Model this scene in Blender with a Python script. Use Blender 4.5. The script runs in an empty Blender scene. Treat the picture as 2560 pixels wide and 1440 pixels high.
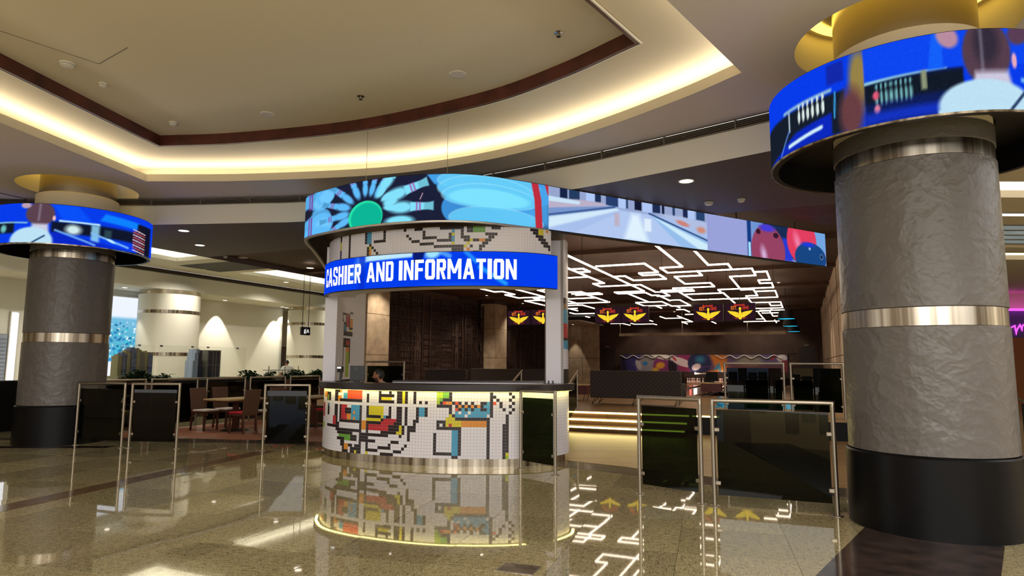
import bpy, bmesh, math, random
import numpy as np
from math import sin, cos, pi, radians, hypot, atan2
from mathutils import Vector, Matrix

random.seed(7)
rng = np.random.default_rng(7)
SC = bpy.context.scene
COL = SC.collection

# ------------------------------------------------------------------ camera
cam_data = bpy.data.cameras.new('camera')
cam_data.sensor_width = 36.0
cam_data.lens = 1637.0 / 2560.0 * 36.0
cam_data.clip_end = 300
cam = bpy.data.objects.new('camera', cam_data)
COL.objects.link(cam)
PIT, ROL = 0.1159, 0.0049
_fw = Vector((0, cos(PIT), sin(PIT)))
_up0 = Vector((0, -sin(PIT), cos(PIT)))
_rt0 = Vector((1, 0, 0))
_rt = _rt0 * cos(ROL) + _up0 * sin(ROL)
_up = -_rt0 * sin(ROL) + _up0 * cos(ROL)
cam.matrix_world = Matrix(((_rt.x, _up.x, -_fw.x, 0), (_rt.y, _up.y, -_fw.y, 0),
                           (_rt.z, _up.z, -_fw.z, 1.6), (0, 0, 0, 1)))
SC.camera = cam

# ------------------------------------------------------------------ world, exposure
world = bpy.data.worlds.new('mall_ambient')
SC.world = world
world.use_nodes = True
_bg = world.node_tree.nodes['Background']
_bg.inputs['Color'].default_value = (1.0, 0.97, 0.94, 1)
_bg.inputs['Strength'].default_value = 2.0
SC.view_settings.view_transform = 'Standard'
SC.view_settings.look = 'None'
SC.view_settings.exposure = 0.0
SC.view_settings.gamma = 1.0
SC.view_settings.use_curve_mapping = False
SC.cycles.use_denoising = True
SC.cycles.use_adaptive_sampling = True
SC.cycles.adaptive_threshold = 0.05
SC.cycles.max_bounces = 5
SC.cycles.diffuse_bounces = 3
SC.cycles.glossy_bounces = 3
SC.cycles.transmission_bounces = 4
SC.cycles.transparent_max_bounces = 8
SC.cycles.sample_clamp_indirect = 4.0
SC.cycles.caustics_reflective = False
SC.cycles.caustics_refractive = False

# added area light out of view behind the viewer, lifts the general brightness
fill_lamp = bpy.data.lights.new('rear_fill_light', 'AREA')
fill_lamp.shape = 'RECTANGLE'; fill_lamp.size = 24; fill_lamp.size_y = 9; fill_lamp.energy = 6500
fill_lamp.color = (1.0, 0.97, 0.93)
fill_lamp_o = bpy.data.objects.new('rear_fill_light', fill_lamp)
COL.objects.link(fill_lamp_o)
fill_lamp_o.location = (-1, -11.5, 6.4)
fill_lamp_o.rotation_euler = (radians(18), 0, 0)

# brightness of the lamps of the place
COVE = 11.0         # warm white strip in the ceiling coves
MAZE_E = 7.0        # linear lights over the bowling hall
SPOT = 1.0          # multiplier of the downlights

# ------------------------------------------------------------------ colour, materials
def lin(c):
    c = np.asarray(c, float) / 255.0
    return np.where(c <= 0.04045, c / 12.92, ((c + 0.055) / 1.055) ** 2.4)
def rgba(c):
    l = lin(c)
    return (float(l[0]), float(l[1]), float(l[2]), 1.0)
MATS = {}
def mat(name):
    m = bpy.data.materials.new(name)
    m.use_nodes = True
    nt = m.node_tree
    b = nt.nodes['Principled BSDF']
    MATS[name] = m
    return m, nt, b
def pm(name, col, rough=0.6, metal=0.0, spec=0.5, var=0.0, vscale=6.0, bump=0.0, bscale=40.0, coat=0.0):
    m, nt, b = mat(name)
    b.inputs['Base Color'].default_value = rgba(col)
    b.inputs['Roughness'].default_value = rough
    b.inputs['Metallic'].default_value = metal
    b.inputs['Specular IOR Level'].default_value = spec
    b.inputs['Coat Weight'].default_value = coat
    b.inputs['Coat Roughness'].default_value = 0.05
    if var > 0 or bump > 0:
        tc = nt.nodes.new('ShaderNodeTexCoord')
    if var > 0:
        n = nt.nodes.new('ShaderNodeTexNoise')
        n.inputs['Scale'].default_value = vscale
        n.inputs['Detail'].default_value = 4
        r = nt.nodes.new('ShaderNodeValToRGB')
        lo = [max(0, x * (1 - var)) for x in col]
        hi = [min(255, x * (1 + var * 0.6)) for x in col]
        r.color_ramp.elements[0].position = 0.3
        r.color_ramp.elements[1].position = 0.7
        r.color_ramp.elements[0].color = rgba(lo)
        r.color_ramp.elements[1].color = rgba(hi)
        nt.links.new(tc.outputs['Object'], n.inputs['Vector'])
        nt.links.new(n.outputs['Fac'], r.inputs['Fac'])
        nt.links.new(r.outputs['Color'], b.inputs['Base Color'])
    if bump > 0:
        n2 = nt.nodes.new('ShaderNodeTexNoise')
        n2.inputs['Scale'].default_value = bscale
        n2.inputs['Detail'].default_value = 5
        bp = nt.nodes.new('ShaderNodeBump')
        bp.inputs['Strength'].default_value = bump
        bp.inputs['Distance'].default_value = 0.02
        nt.links.new(tc.outputs['Object'], n2.inputs['Vector'])
        nt.links.new(n2.outputs['Fac'], bp.inputs['Height'])
        nt.links.new(bp.outputs['Normal'], b.inputs['Normal'])
    return m
def em(name, col, strength=1.0):
    m = bpy.data.materials.new(name)
    m.use_nodes = True
    nt = m.node_tree
    nt.nodes.clear()
    o = nt.nodes.new('ShaderNodeOutputMaterial')
    e = nt.nodes.new('ShaderNodeEmission')
    e.inputs['Color'].default_value = rgba(col)
    e.inputs['Strength'].default_value = strength
    nt.links.new(e.outputs[0], o.inputs[0])
    MATS[name] = m
    return m
def em_attr(name, strength=1.0):
    m = em(name, (255, 255, 255), strength)
    nt = m.node_tree
    a = nt.nodes.new('ShaderNodeAttribute')
    a.attribute_name = 'picture'
    e = [n for n in nt.nodes if n.type == 'EMISSION'][0]
    nt.links.new(a.outputs['Color'], e.inputs['Color'])
    return m
def glass(name, tint, rough=0.0, r0=0.04):
    m = bpy.data.materials.new(name)
    m.use_nodes = True
    nt = m.node_tree
    nt.nodes.clear()
    o = nt.nodes.new('ShaderNodeOutputMaterial')
    t = nt.nodes.new('ShaderNodeBsdfTransparent')
    t.inputs['Color'].default_value = (*tint, 1)
    g = nt.nodes.new('ShaderNodeBsdfGlossy')
    g.inputs['Roughness'].default_value = rough
    lw = nt.nodes.new('ShaderNodeLayerWeight')
    lw.inputs['Blend'].default_value = 0.5
    p = nt.nodes.new('ShaderNodeMath'); p.operation = 'POWER'; p.inputs[1].default_value = 5.0
    k = nt.nodes.new('ShaderNodeMath'); k.operation = 'MULTIPLY_ADD'
    k.inputs[1].default_value = 1.0 - r0; k.inputs[2].default_value = r0
    nt.links.new(lw.outputs['Facing'], p.inputs[0])
    nt.links.new(p.outputs[0], k.inputs[0])
    x = nt.nodes.new('ShaderNodeMixShader')
    nt.links.new(k.outputs[0], x.inputs[0])
    nt.links.new(t.outputs[0], x.inputs[1])
    nt.links.new(g.outputs[0], x.inputs[2])
    nt.links.new(x.outputs[0], o.inputs[0])
    MATS[name] = m
    return m

pm('paint_cream', (226, 214, 190), 0.75, spec=0.2)
pm('paint_soffit', (228, 218, 216), 0.8, spec=0.2)
pm('paint_white', (234, 230, 218), 0.7, spec=0.2)
pm('paint_far', (232, 232, 224), 0.7, spec=0.2)
pm('soffit_brown', (94, 82, 86), 0.6, spec=0.3)
pm('hall_brown', (80, 56, 44), 0.7, spec=0.3, var=0.15, vscale=2)
pm('hall_wall', (78, 58, 50), 0.7, spec=0.3, var=0.1, vscale=2)
pm('black_gloss', (12, 11, 12), 0.35, spec=0.16)
pm('black_matte', (20, 19, 20), 0.6, spec=0.3)
pm('black_ledback', (16, 12, 11), 0.4, spec=0.3)
pm('steel', (196, 186, 165), 0.26, 1.0)
pm('steel_bright', (214, 204, 186), 0.3, 1.0)
pm('rail_steel', (160, 150, 134), 0.34, 1.0)
pm('alu', (205, 200, 190), 0.35, 1.0)
pm('wood_trim', (84, 42, 34), 0.35, spec=0.4, var=0.25, vscale=3)
pm('concrete', (188, 164, 138), 0.7, spec=0.3, var=0.12, vscale=3, bump=0.1, bscale=30)
pm('counter_top', (46, 40, 40), 0.3, spec=0.5)
pm('panel_white', (232, 230, 242), 0.4, spec=0.4)
pm('grout', (176, 170, 172), 0.8)
for k, c in dict(W=(238, 236, 246), K=(42, 33, 35), R=(196, 52, 62), Y=(222, 210, 40), B=(74, 166, 212),
                 G=(108, 172, 62), O=(232, 152, 52), E=(230, 84, 44), L=(166, 198, 46), T=(150, 130, 90)).items():
    pm('tile_' + k, c, 0.28, spec=0.5)
pm('chair_brown', (84, 46, 36), 0.5, spec=0.4)
pm('wicker', (92, 62, 46), 0.6, bump=0.3, bscale=120)
pm('cushion_white', (214, 202, 190), 0.9)
pm('cushion_red', (196, 30, 46), 0.9)
pm('table_wood', (190, 160, 110), 0.35, var=0.15, vscale=4)
pm('maroon', (84, 30, 30), 0.4)
pm('leaf', (44, 74, 34), 0.6, var=0.4, vscale=9)
pm('leaf_dark', (40, 70, 34), 0.6, var=0.4, vscale=9)
pm('planter', (92, 52, 42), 0.6)
pm('skin', (176, 122, 96), 0.55, spec=0.3)
pm('hair', (26, 20, 18), 0.6)
pm('beard', (78, 52, 44), 0.8)
pm('shirt_white', (226, 228, 226), 0.9)
pm('trousers', (32, 32, 38), 0.9)
pm('plastic_black', (26, 28, 32), 0.35)
pm('plastic_grey', (120, 122, 126), 0.4)
pm('plastic_white', (228, 224, 214), 0.5)
pm('rug_blue', (66, 168, 214), 0.8)
pm('door_brown', (92, 74, 64), 0.5)
pm('door_dark', (46, 36, 34), 0.5)
pm('model_blue', (96, 118, 160), 0.4, var=0.2, vscale=12)
pm('model_pale', (170, 190, 220), 0.35)
pm('model_navy', (38, 46, 74), 0.3)
pm('model_tan', (150, 148, 112), 0.6)
pm('model_grey', (120, 122, 112), 0.6)
pm('stone_strip', (104, 92, 80), 0.12, spec=0.5, var=0.2, vscale=8)
pm('stone_dark', (62, 50, 46), 0.1, spec=0.5, var=0.35, vscale=5)
pm('stone_band', (116, 92, 68), 0.1, spec=0.5, var=0.25, vscale=9)
pm('lane_wood', (168, 120, 78), 0.18, var=0.15, vscale=2)
pm('pin_white', (232, 226, 216), 0.3)
pm('pin_red', (190, 30, 30), 0.3)
pm('lattice', (56, 40, 36), 0.4, spec=0.5)
pm('grille_dark', (34, 30, 28), 0.7)
pm('grille_slat', (120, 110, 96), 0.5)
pm('orange_panel', (150, 92, 48), 0.5)
pm('purple_wall', (96, 78, 140), 0.6)
pm('skylight_bar', (150, 158, 160), 0.5)
pm('buffet', (120, 116, 104), 0.4)
pm('yellow_food', (220, 180, 60), 0.6)
glass('glass_dark', (0.085, 0.12, 0.055))
glass('glass_clear', (0.97, 0.98, 0.97))
em('em_cove', (255, 246, 226), COVE)
em('em_cove_far', (255, 244, 220), 30.0)
em('em_ring', (255, 214, 90), 3.2)
em('em_maze', (255, 232, 206), MAZE_E)
em('em_down', (255, 244, 222), 6.0)
em('em_step', (255, 232, 150), 12.0)
em('em_counter', (255, 236, 140), 12.0)
em('em_white', (255, 255, 255), 1.05)
em('em_bar', (250, 250, 255), 1.6)
em('em_blue', (40, 190, 235), 1.2)
em('em_pink', (255, 90, 235), 1.4)
em('em_sky', (232, 240, 240), 1.1)
em('em_yellow', (250, 215, 50), 1.0)
em('em_orange', (240, 120, 40), 1.0)
em('em_red', (205, 60, 40), 1.0)
em('em_screen_dark', (52, 28, 40), 0.7)
em('em_icon', (240, 240, 235), 1.0)
em('em_shop_warm', (255, 214, 150), 0.7)
em('em_shop_cool', (190, 215, 255), 0.6)
em('em_shop_dim', (220, 190, 160), 0.25)
em_attr('led_picture', 1.0)

def attr_print(name):
    m, nt, b = mat(name)
    a = nt.nodes.new('ShaderNodeAttribute')
    a.attribute_name = 'picture'
    nt.links.new(a.outputs['Color'], b.inputs['Base Color'])
    b.inputs['Roughness'].default_value = 0.5
    return m
attr_print('printed_board')

def granite():
    m, nt, b = mat('granite')
    tc = nt.nodes.new('ShaderNodeTexCoord')
    oi = nt.nodes.new('ShaderNodeObjectInfo')
    add = nt.nodes.new('ShaderNodeVectorMath'); add.operation = 'ADD'
    mul = nt.nodes.new('ShaderNodeVectorMath'); mul.operation = 'MULTIPLY'
    mul.inputs[1].default_value = (1.0, 2.0, 1.0)
    nt.links.new(tc.outputs['Object'], mul.inputs[0])
    nt.links.new(mul.outputs[0], add.inputs[0])
    nt.links.new(oi.outputs['Location'], add.inputs[1])
    n1 = nt.nodes.new('ShaderNodeTexNoise'); n1.inputs['Scale'].default_value = 14; n1.inputs['Detail'].default_value = 8
    n1.inputs['Roughness'].default_value = 0.75
    n2 = nt.nodes.new('ShaderNodeTexNoise'); n2.inputs['Scale'].default_value = 55; n2.inputs['Detail'].default_value = 3
    for n in (n1, n2):
        nt.links.new(add.outputs[0], n.inputs['Vector'])
    mx = nt.nodes.new('ShaderNodeMath'); mx.operation = 'MULTIPLY_ADD'
    mx.inputs[1].default_value = 0.55
    nt.links.new(n2.outputs['Fac'], mx.inputs[0])
    sc = nt.nodes.new('ShaderNodeMath'); sc.operation = 'MULTIPLY'; sc.inputs[1].default_value = 0.5
    nt.links.new(n1.outputs['Fac'], sc.inputs[0])
    nt.links.new(sc.outputs[0], mx.inputs[2])
    r = nt.nodes.new('ShaderNodeValToRGB')
    els = r.color_ramp.elements
    els[0].position = 0.40; els[0].color = rgba((84, 75, 55))
    els[1].position = 0.66; els[1].color = rgba((206, 194, 152))
    e = els.new(0.47); e.color = rgba((148, 136, 101))
    e = els.new(0.54); e.color = rgba((184, 171, 130))
    nt.links.new(mx.outputs[0], r.inputs['Fac'])
    hv = nt.nodes.new('ShaderNodeHueSaturation')
    mr = nt.nodes.new('ShaderNodeMapRange')
    mr.inputs['To Min'].default_value = 0.72; mr.inputs['To Max'].default_value = 1.06
    nt.links.new(oi.outputs['Random'], mr.inputs['Value'])
    nt.links.new(mr.outputs[0], hv.inputs['Value'])
    nt.links.new(r.outputs['Color'], hv.inputs['Color'])
    nt.links.new(hv.outputs['Color'], b.inputs['Base Color'])
    b.inputs['Roughness'].default_value = 0.028
    b.inputs['Specular IOR Level'].default_value = 0.5
granite()

def planks(name, c1, c2, width, rough, rot=0.0):
    m, nt, b = mat(name)
    tc = nt.nodes.new('ShaderNodeTexCoord')
    mp = nt.nodes.new('ShaderNodeMapping')
    mp.inputs['Rotation'].default_value = (0, 0, rot)
    nt.links.new(tc.outputs['Object'], mp.inputs['Vector'])
    br = nt.nodes.new('ShaderNodeTexBrick')
    br.inputs['Color1'].default_value = rgba(c1)
    br.inputs['Color2'].default_value = rgba(c2)
    br.inputs['Mortar'].default_value = rgba([x * 0.45 for x in c1])
    br.inputs['Scale'].default_value = 1.0
    br.inputs['Brick Width'].default_value = 1.8
    br.inputs['Row Height'].default_value = width
    br.inputs['Mortar Size'].default_value = 0.004
    nz = nt.nodes.new('ShaderNodeTexNoise'); nz.inputs['Scale'].default_value = 3
    nt.links.new(mp.outputs[0], br.inputs['Vector'])
    nt.links.new(mp.outputs[0], nz.inputs['Vector'])
    mix = nt.nodes.new('ShaderNodeMixRGB'); mix.blend_type = 'MULTIPLY'; mix.inputs[0].default_value = 0.25
    nt.links.new(br.outputs['Color'], mix.inputs[1])
    nt.links.new(nz.outputs['Color'], mix.inputs[2])
    nt.links.new(mix.outputs[0], b.inputs['Base Color'])
    b.inputs['Roughness'].default_value = rough
planks('deck_terracotta', (176, 112, 84), (158, 98, 72), 0.14, 0.45)
planks('hall_floor', (176, 138, 88), (150, 114, 70), 0.16, 0.35)

def plaster():
    m, nt, b = mat('wrinkled_plaster')
    tc = nt.nodes.new('ShaderNodeTexCoord')
    mp = nt.nodes.new('ShaderNodeMapping')
    mp.inputs['Rotation'].default_value = (0.5, 0.5, 0.3)
    nt.links.new(tc.outputs['Object'], mp.inputs['Vector'])
    nz = nt.nodes.new('ShaderNodeTexNoise'); nz.inputs['Scale'].default_value = 3.5; nz.inputs['Detail'].default_value = 3
    nt.links.new(mp.outputs[0], nz.inputs['Vector'])
    vm = nt.nodes.new('ShaderNodeVectorMath'); vm.operation = 'MULTIPLY_ADD'
    vm.inputs[1].default_value = (0.22, 0.22, 0.22)
    nt.links.new(nz.outputs['Color'], vm.inputs[0])
    nt.links.new(mp.outputs[0], vm.inputs[2])
    vo = nt.nodes.new('ShaderNodeTexVoronoi'); vo.inputs['Scale'].default_value = 7.0
    nt.links.new(vm.outputs[0], vo.inputs['Vector'])
    v2 = nt.nodes.new('ShaderNodeTexVoronoi'); v2.inputs['Scale'].default_value = 19.0
    nt.links.new(vm.outputs[0], v2.inputs['Vector'])
    ad = nt.nodes.new('ShaderNodeMath'); ad.operation = 'MULTIPLY_ADD'; ad.inputs[1].default_value = 0.4
    nt.links.new(v2.outputs['Distance'], ad.inputs[0])
    nt.links.new(vo.outputs['Distance'], ad.inputs[2])
    bp = nt.nodes.new('ShaderNodeBump'); bp.inputs['Strength'].default_value = 0.32; bp.inputs['Distance'].default_value = 0.03
    nt.links.new(ad.outputs[0], bp.inputs['Height'])
    nt.links.new(bp.outputs['Normal'], b.inputs['Normal'])
    b.inputs['Base Color'].default_value = rgba((98, 93, 90))
    b.inputs['Roughness'].default_value = 0.38
plaster()

def weave():
    m, nt, b = mat('sofa_weave')
    tc = nt.nodes.new('ShaderNodeTexCoord')
    ck = nt.nodes.new('ShaderNodeTexChecker'); ck.inputs['Scale'].default_value = 16
    ck.inputs['Color1'].default_value = rgba((60, 46, 38))
    ck.inputs['Color2'].default_value = rgba((34, 26, 24))
    nt.links.new(tc.outputs['Object'], ck.inputs['Vector'])
    nt.links.new(ck.outputs['Color'], b.inputs['Base Color'])
    b.inputs['Roughness'].default_value = 0.7
weave()
def painted_streaks():  # vertical reflection streaks put into the base colour of the steel
    m = MATS['steel_bright']; nt = m.node_tree; b = nt.nodes['Principled BSDF']
    tc = nt.nodes.new('ShaderNodeTexCoord')
    mu = nt.nodes.new('ShaderNodeVectorMath'); mu.operation = 'MULTIPLY'; mu.inputs[1].default_value = (9, 9, 0)
    nz = nt.nodes.new('ShaderNodeTexNoise'); nz.inputs['Scale'].default_value = 1.0; nz.inputs['Detail'].default_value = 6
    r = nt.nodes.new('ShaderNodeValToRGB')
    r.color_ramp.elements[0].position = 0.36; r.color_ramp.elements[0].color = rgba((118, 104, 84))
    r.color_ramp.elements[1].position = 0.62; r.color_ramp.elements[1].color = rgba((222, 212, 194))
    nt.links.new(tc.outputs['Object'], mu.inputs[0]); nt.links.new(mu.outputs[0], nz.inputs['Vector'])
    nt.links.new(nz.outputs['Fac'], r.inputs['Fac']); nt.links.new(r.outputs['Color'], b.inputs['Base Color'])
painted_streaks()

# ------------------------------------------------------------------ mesh helpers
def link(o, parent=None):
    COL.objects.link(o)
    if parent is not None:
        o.parent = parent
    return o
def tag(o, label=None, cat=None, group=None, kind=None):
    if label: o['label'] = label
    if cat: o['category'] = cat
    if group: o['group'] = group
    if kind: o['kind'] = kind
    return o
def empty(name, loc=(0, 0, 0), rz=0.0):
    o = bpy.data.objects.new(name, None)
    o.empty_display_size = 0.1
    o.location = loc
    o.rotation_euler = (0, 0, rz)
    return link(o)
class MB:
    """collects shapes that become one mesh object"""
    def __init__(self):
        self.v = []; self.f = []; self.m = []
        self.mi = 0
    def add(self, vs, fs):
        n = len(self.v)
        self.v += [tuple(map(float, p)) for p in vs]
        for f in fs:
            self.f.append(tuple(n + i for i in f)); self.m.append(self.mi)
        return self
    def box(self, x0, y0, z0, x1, y1, z1):
        v = [(x0, y0, z0), (x1, y0, z0), (x1, y1, z0), (x0, y1, z0), (x0, y0, z1), (x1, y0, z1), (x1, y1, z1), (x0, y1, z1)]
        return self.add(v, [(0, 3, 2, 1), (4, 5, 6, 7), (0, 1, 5, 4), (1, 2, 6, 5), (2, 3, 7, 6), (3, 0, 4, 7)])
    def cbox(self, c, s, rz=0.0):
        x, y, z = (k / 2 for k in s)
        v = []
        for dz in (-z, z):
            for dx, dy in ((-x, -y), (x, -y), (x, y), (-x, y)):
                v.append((c[0] + dx * cos(rz) - dy * sin(rz), c[1] + dx * sin(rz) + dy * cos(rz), c[2] + dz))
        return self.add(v, [(0, 3, 2, 1), (4, 5, 6, 7), (0, 1, 5, 4), (1, 2, 6, 5), (2, 3, 7, 6), (3, 0, 4, 7)])
    def bar(self, p, q, w, h=None):
        h = h or w
        p, q = Vector(p), Vector(q)
        d = (q - p).normalized()
        up = Vector((0, 0, 1)) if abs(d.z) < 0.95 else Vector((0, 1, 0))
        s = d.cross(up).normalized() * (w / 2)
        t = s.cross(d).normalized() * (h / 2)
        v = [p - s - t, p + s - t, p + s + t, p - s + t, q - s - t, q + s - t, q + s + t, q - s + t]
        return self.add(v, [(0, 1, 2, 3), (7, 6, 5, 4), (0, 4, 5, 1), (1, 5, 6, 2), (2, 6, 7, 3), (3, 7, 4, 0)])
    def tube(self, pts, r, n=10, cap=True, closed=False):
        pts = [Vector(p) for p in pts]
        rs = r if isinstance(r, (list, tuple)) else [r] * len(pts)
        rings = []
        N = len(pts)
        ref = None
        for i, p in enumerate(pts):
            a = pts[(i - 1) % N] if (i > 0 or closed) else None
            b = pts[(i + 1) % N] if (i < N - 1 or closed) else None
            d0 = (p - a).normalized() if a is not None else None
            d1 = (b - p).normalized() if b is not None else None
            d = ((d0 or d1) + (d1 or d0))
            d = d.normalized() if d.length > 1e-6 else (d0 or d1)
            if ref is None:
                ref = Vector((0, 0, 1)) if abs(d.z) < 0.9 else Vector((0, 1, 0))
            s = d.cross(ref).normalized()
            t = s.cross(d).normalized()
            ref = t
            k = 1.0
            if d0 is not None and d1 is not None:
                k = 1.0 / max(0.5, d.dot(d1))
            ring = []
            for j in range(n):
                w = 2 * pi * j / n
                o = s * cos(w) + t * sin(w)
                if k > 1.001:
                    m = (d1 - d0)
                    if m.length > 1e-6:
                        m = m.normalized()
                        o = o + m * o.dot(m) * (k - 1)
                ring.append(p + o * rs[i])
            rings.append(ring)
        v = [q for ring in rings for q in ring]
        f = []
        R = N if closed else N - 1
        for i in range(R):
            for j in range(n):
                a0 = i * n + j; a1 = i * n + (j + 1) % n
                b0 = ((i + 1) % N) * n + j; b1 = ((i + 1) % N) * n + (j + 1) % n
                f.append((a0, a1, b1, b0))
        if cap and not closed:
            f.append(tuple(range(n - 1, -1, -1)))
            f.append(tuple((N - 1) * n + j for j in range(n)))
        return self.add(v, f)
    def lathe(self, prof, n=32, c=(0, 0, 0), a0=0.0, a1=2 * pi):
        full = abs(a1 - a0 - 2 * pi) < 1e-6
        cols = n if full else n + 1
        v = []
        for i in range(cols):
            w = a0 + (a1 - a0) * i / n
            for r, z in prof:
                v.append((c[0] + r * cos(w), c[1] + r * sin(w), c[2] + z))
        L = len(prof)
        f = []
        for i in range(n):
            i2 = (i + 1) % cols if full else i + 1
            for j in range(L - 1):
                f.append((i * L + j, i2 * L + j, i2 * L + j + 1, i * L + j + 1))
        return self.add(v, f)
    def prism(self, poly, z0, z1):
        n = len(poly)
        v = [(x, y, z0) for x, y in poly] + [(x, y, z1) for x, y in poly]
        f = [tuple(range(n - 1, -1, -1)), tuple(range(n, 2 * n))]
        f += [(i, (i + 1) % n, n + (i + 1) % n, n + i) for i in range(n)]
        return self.add(v, f)
    def wall(self, path, z0, z1, th=0.0, side=1):
        """vertical wall along a plan path; th > 0 gives thickness towards the side"""
        path = np.asarray(path, float)
        if th <= 0:
            n = len(path)
            v = [(x, y, z0) for x, y in path] + [(x, y, z1) for x, y in path]
            return self.add(v, [(i, i + 1, n + i + 1, n + i) for i in range(n - 1)])
        q = offset(path, th * side)
        n = len(path)
        v = [(x, y, z0) for x, y in path] + [(x, y, z1) for x, y in path] + [(x, y, z0) for x, y in q] + [(x, y, z1) for x, y in q]
        f = []
        for i in range(n - 1):
            f.append((i, i + 1, n + i + 1, n + i))
            f.append((2 * n + i + 1, 2 * n + i, 3 * n + i, 3 * n + i + 1))
            f.append((n + i, n + i + 1, 3 * n + i + 1, 3 * n + i))
            f.append((i + 1, i, 2 * n + i, 2 * n + i + 1))
        f.append((0, n, 3 * n, 2 * n)); f.append((n - 1, 3 * n - 1, 4 * n - 1, 2 * n - 1))
        return self.add(v, f)
    def ribbon(self, a, b, za, zb=None):
        """surface between two plan paths of equal length"""
        zb = za if zb is None else zb
        n = len(a)
        v = [(x, y, za) for x, y in a] + [(x, y, zb) for x, y in b]
        return self.add(v, [(i, i + 1, n + i + 1, n + i) for i in range(n - 1)])
    def fill(self, loops, z):
        """flat polygon with holes"""
        bm = bmesh.new()
        es = []
        for lp in loops:
            vs = [bm.verts.new((x, y, z)) for x, y in lp]
            for i in range(len(vs)):
                es.append(bm.edges.new((vs[i], vs[(i + 1) % len(vs)])))
        bmesh.ops.triangle_fill(bm, use_beauty=True, use_dissolve=False, edges=es)
        bm.verts.index_update()
        self.add([v.co[:] for v in bm.verts], [[v.index for v in f.verts] for f in bm.faces])
        bm.free()
        return self
    def build(self, name, mats, parent=None, smooth=False, loc=None, rz=None, fixn=False, bevel=0.0):
        me = bpy.data.meshes.new(name)
        me.from_pydata(self.v, [], self.f)
        if isinstance(mats, str): mats = [mats]
        for k in mats:
            me.materials.append(MATS[k])
        if len(mats) > 1:
            me.polygons.foreach_set('material_index', self.m)
        if fixn:
            bm = bmesh.new(); bm.from_mesh(me)
            bmesh.ops.recalc_face_normals(bm, faces=bm.faces)
            bm.to_mesh(me); bm.free()
        if smooth:
            me.polygons.foreach_set('use_smooth', [True] * len(me.polygons))
            try:
                me.set_sharp_from_angle(angle=radians(40))
            except Exception:
                pass
        me.update()
        o = bpy.data.objects.new(name, me)
        if loc is not None: o.location = loc
        if rz is not None: o.rotation_euler = (0, 0, rz)
        if bevel > 0:
            bv = o.modifiers.new('bevel', 'BEVEL'); bv.width = bevel; bv.segments = 2; bv.limit_method = 'ANGLE'
        return link(o, parent)
def offset(path, d):
    """parallel plan path, mitred; positive d is to the left of the walking direction"""
    p = np.asarray(path, float)
    out = []
    for i in range(len(p)):
        d0 = p[i] - p[i - 1] if i > 0 else p[1] - p[0]
        d1 = p[i + 1] - p[i] if i < len(p) - 1 else d0
        d0 = d0 / np.linalg.norm(d0); d1 = d1 / np.linalg.norm(d1)
        n0 = np.array((-d0[1], d0[0])); n1 = np.array((-d1[1], d1[0]))
        m = n0 + n1
        k = max(0.35, 1 + n0 @ n1)
        out.append(p[i] + m / k * d)
    return np.array(out)
def spline(pts, n=10):
    p = [np.array(q, float) for q in pts]
    p = [2 * p[0] - p[1]] + p + [2 * p[-1] - p[-2]]
    o = []
    for i in range(1, len(p) - 2):
        a, b, c, d = p[i - 1:i + 3]
        for k in range(n):
            t = k / n
            o.append(.5 * ((2 * b) + (c - a) * t + (2 * a - 5 * b + 4 * c - d) * t * t + (3 * b - a - 3 * c + d) * t ** 3))
    o.append(p[-2])
    return np.array(o)
def arclen(c):
    return np.concatenate([[0], np.cumsum(np.hypot(*np.diff(c, axis=0).T))])
def along(c, s, u):
    u = np.asarray(u, float)
    return np.stack([np.interp(u, s, c[:, 0]), np.interp(u, s, c[:, 1])], -1)
def copy_tree(o, parent=None):
    c = o.copy()
    COL.objects.link(c)
    if parent is not None:
        c.parent = parent
    for ch in list(o.children):
        copy_tree(ch, c)
    return c
def text_shape(txt, size=1.0, xs=1.0, bold=0.0, shear=0.0, spacing=1.0, depth=0.0):
    cu = bpy.data.curves.new('lettering', 'FONT')
    cu.body = txt; cu.size = size; cu.offset = bold; cu.shear = shear; cu.space_character = spacing
    cu.extrude = depth; cu.resolution_u = 3
    ob = bpy.data.objects.new('lettering', cu)
    COL.objects.link(ob)
    bpy.context.view_layer.update()
    me = bpy.data.meshes.new_from_object(ob.evaluated_get(bpy.context.evaluated_depsgraph_get()))
    v = np.array([w.co[:] for w in me.vertices]) if len(me.vertices) else np.zeros((0, 3))
    f = [tuple(p.vertices) for p in me.polygons]
    bpy.data.objects.remove(ob); bpy.data.curves.remove(cu); bpy.data.meshes.remove(me)
    v[:, 0] *= xs
    v[:, 0] -= v[:, 0].min()
    return v, f

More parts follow.
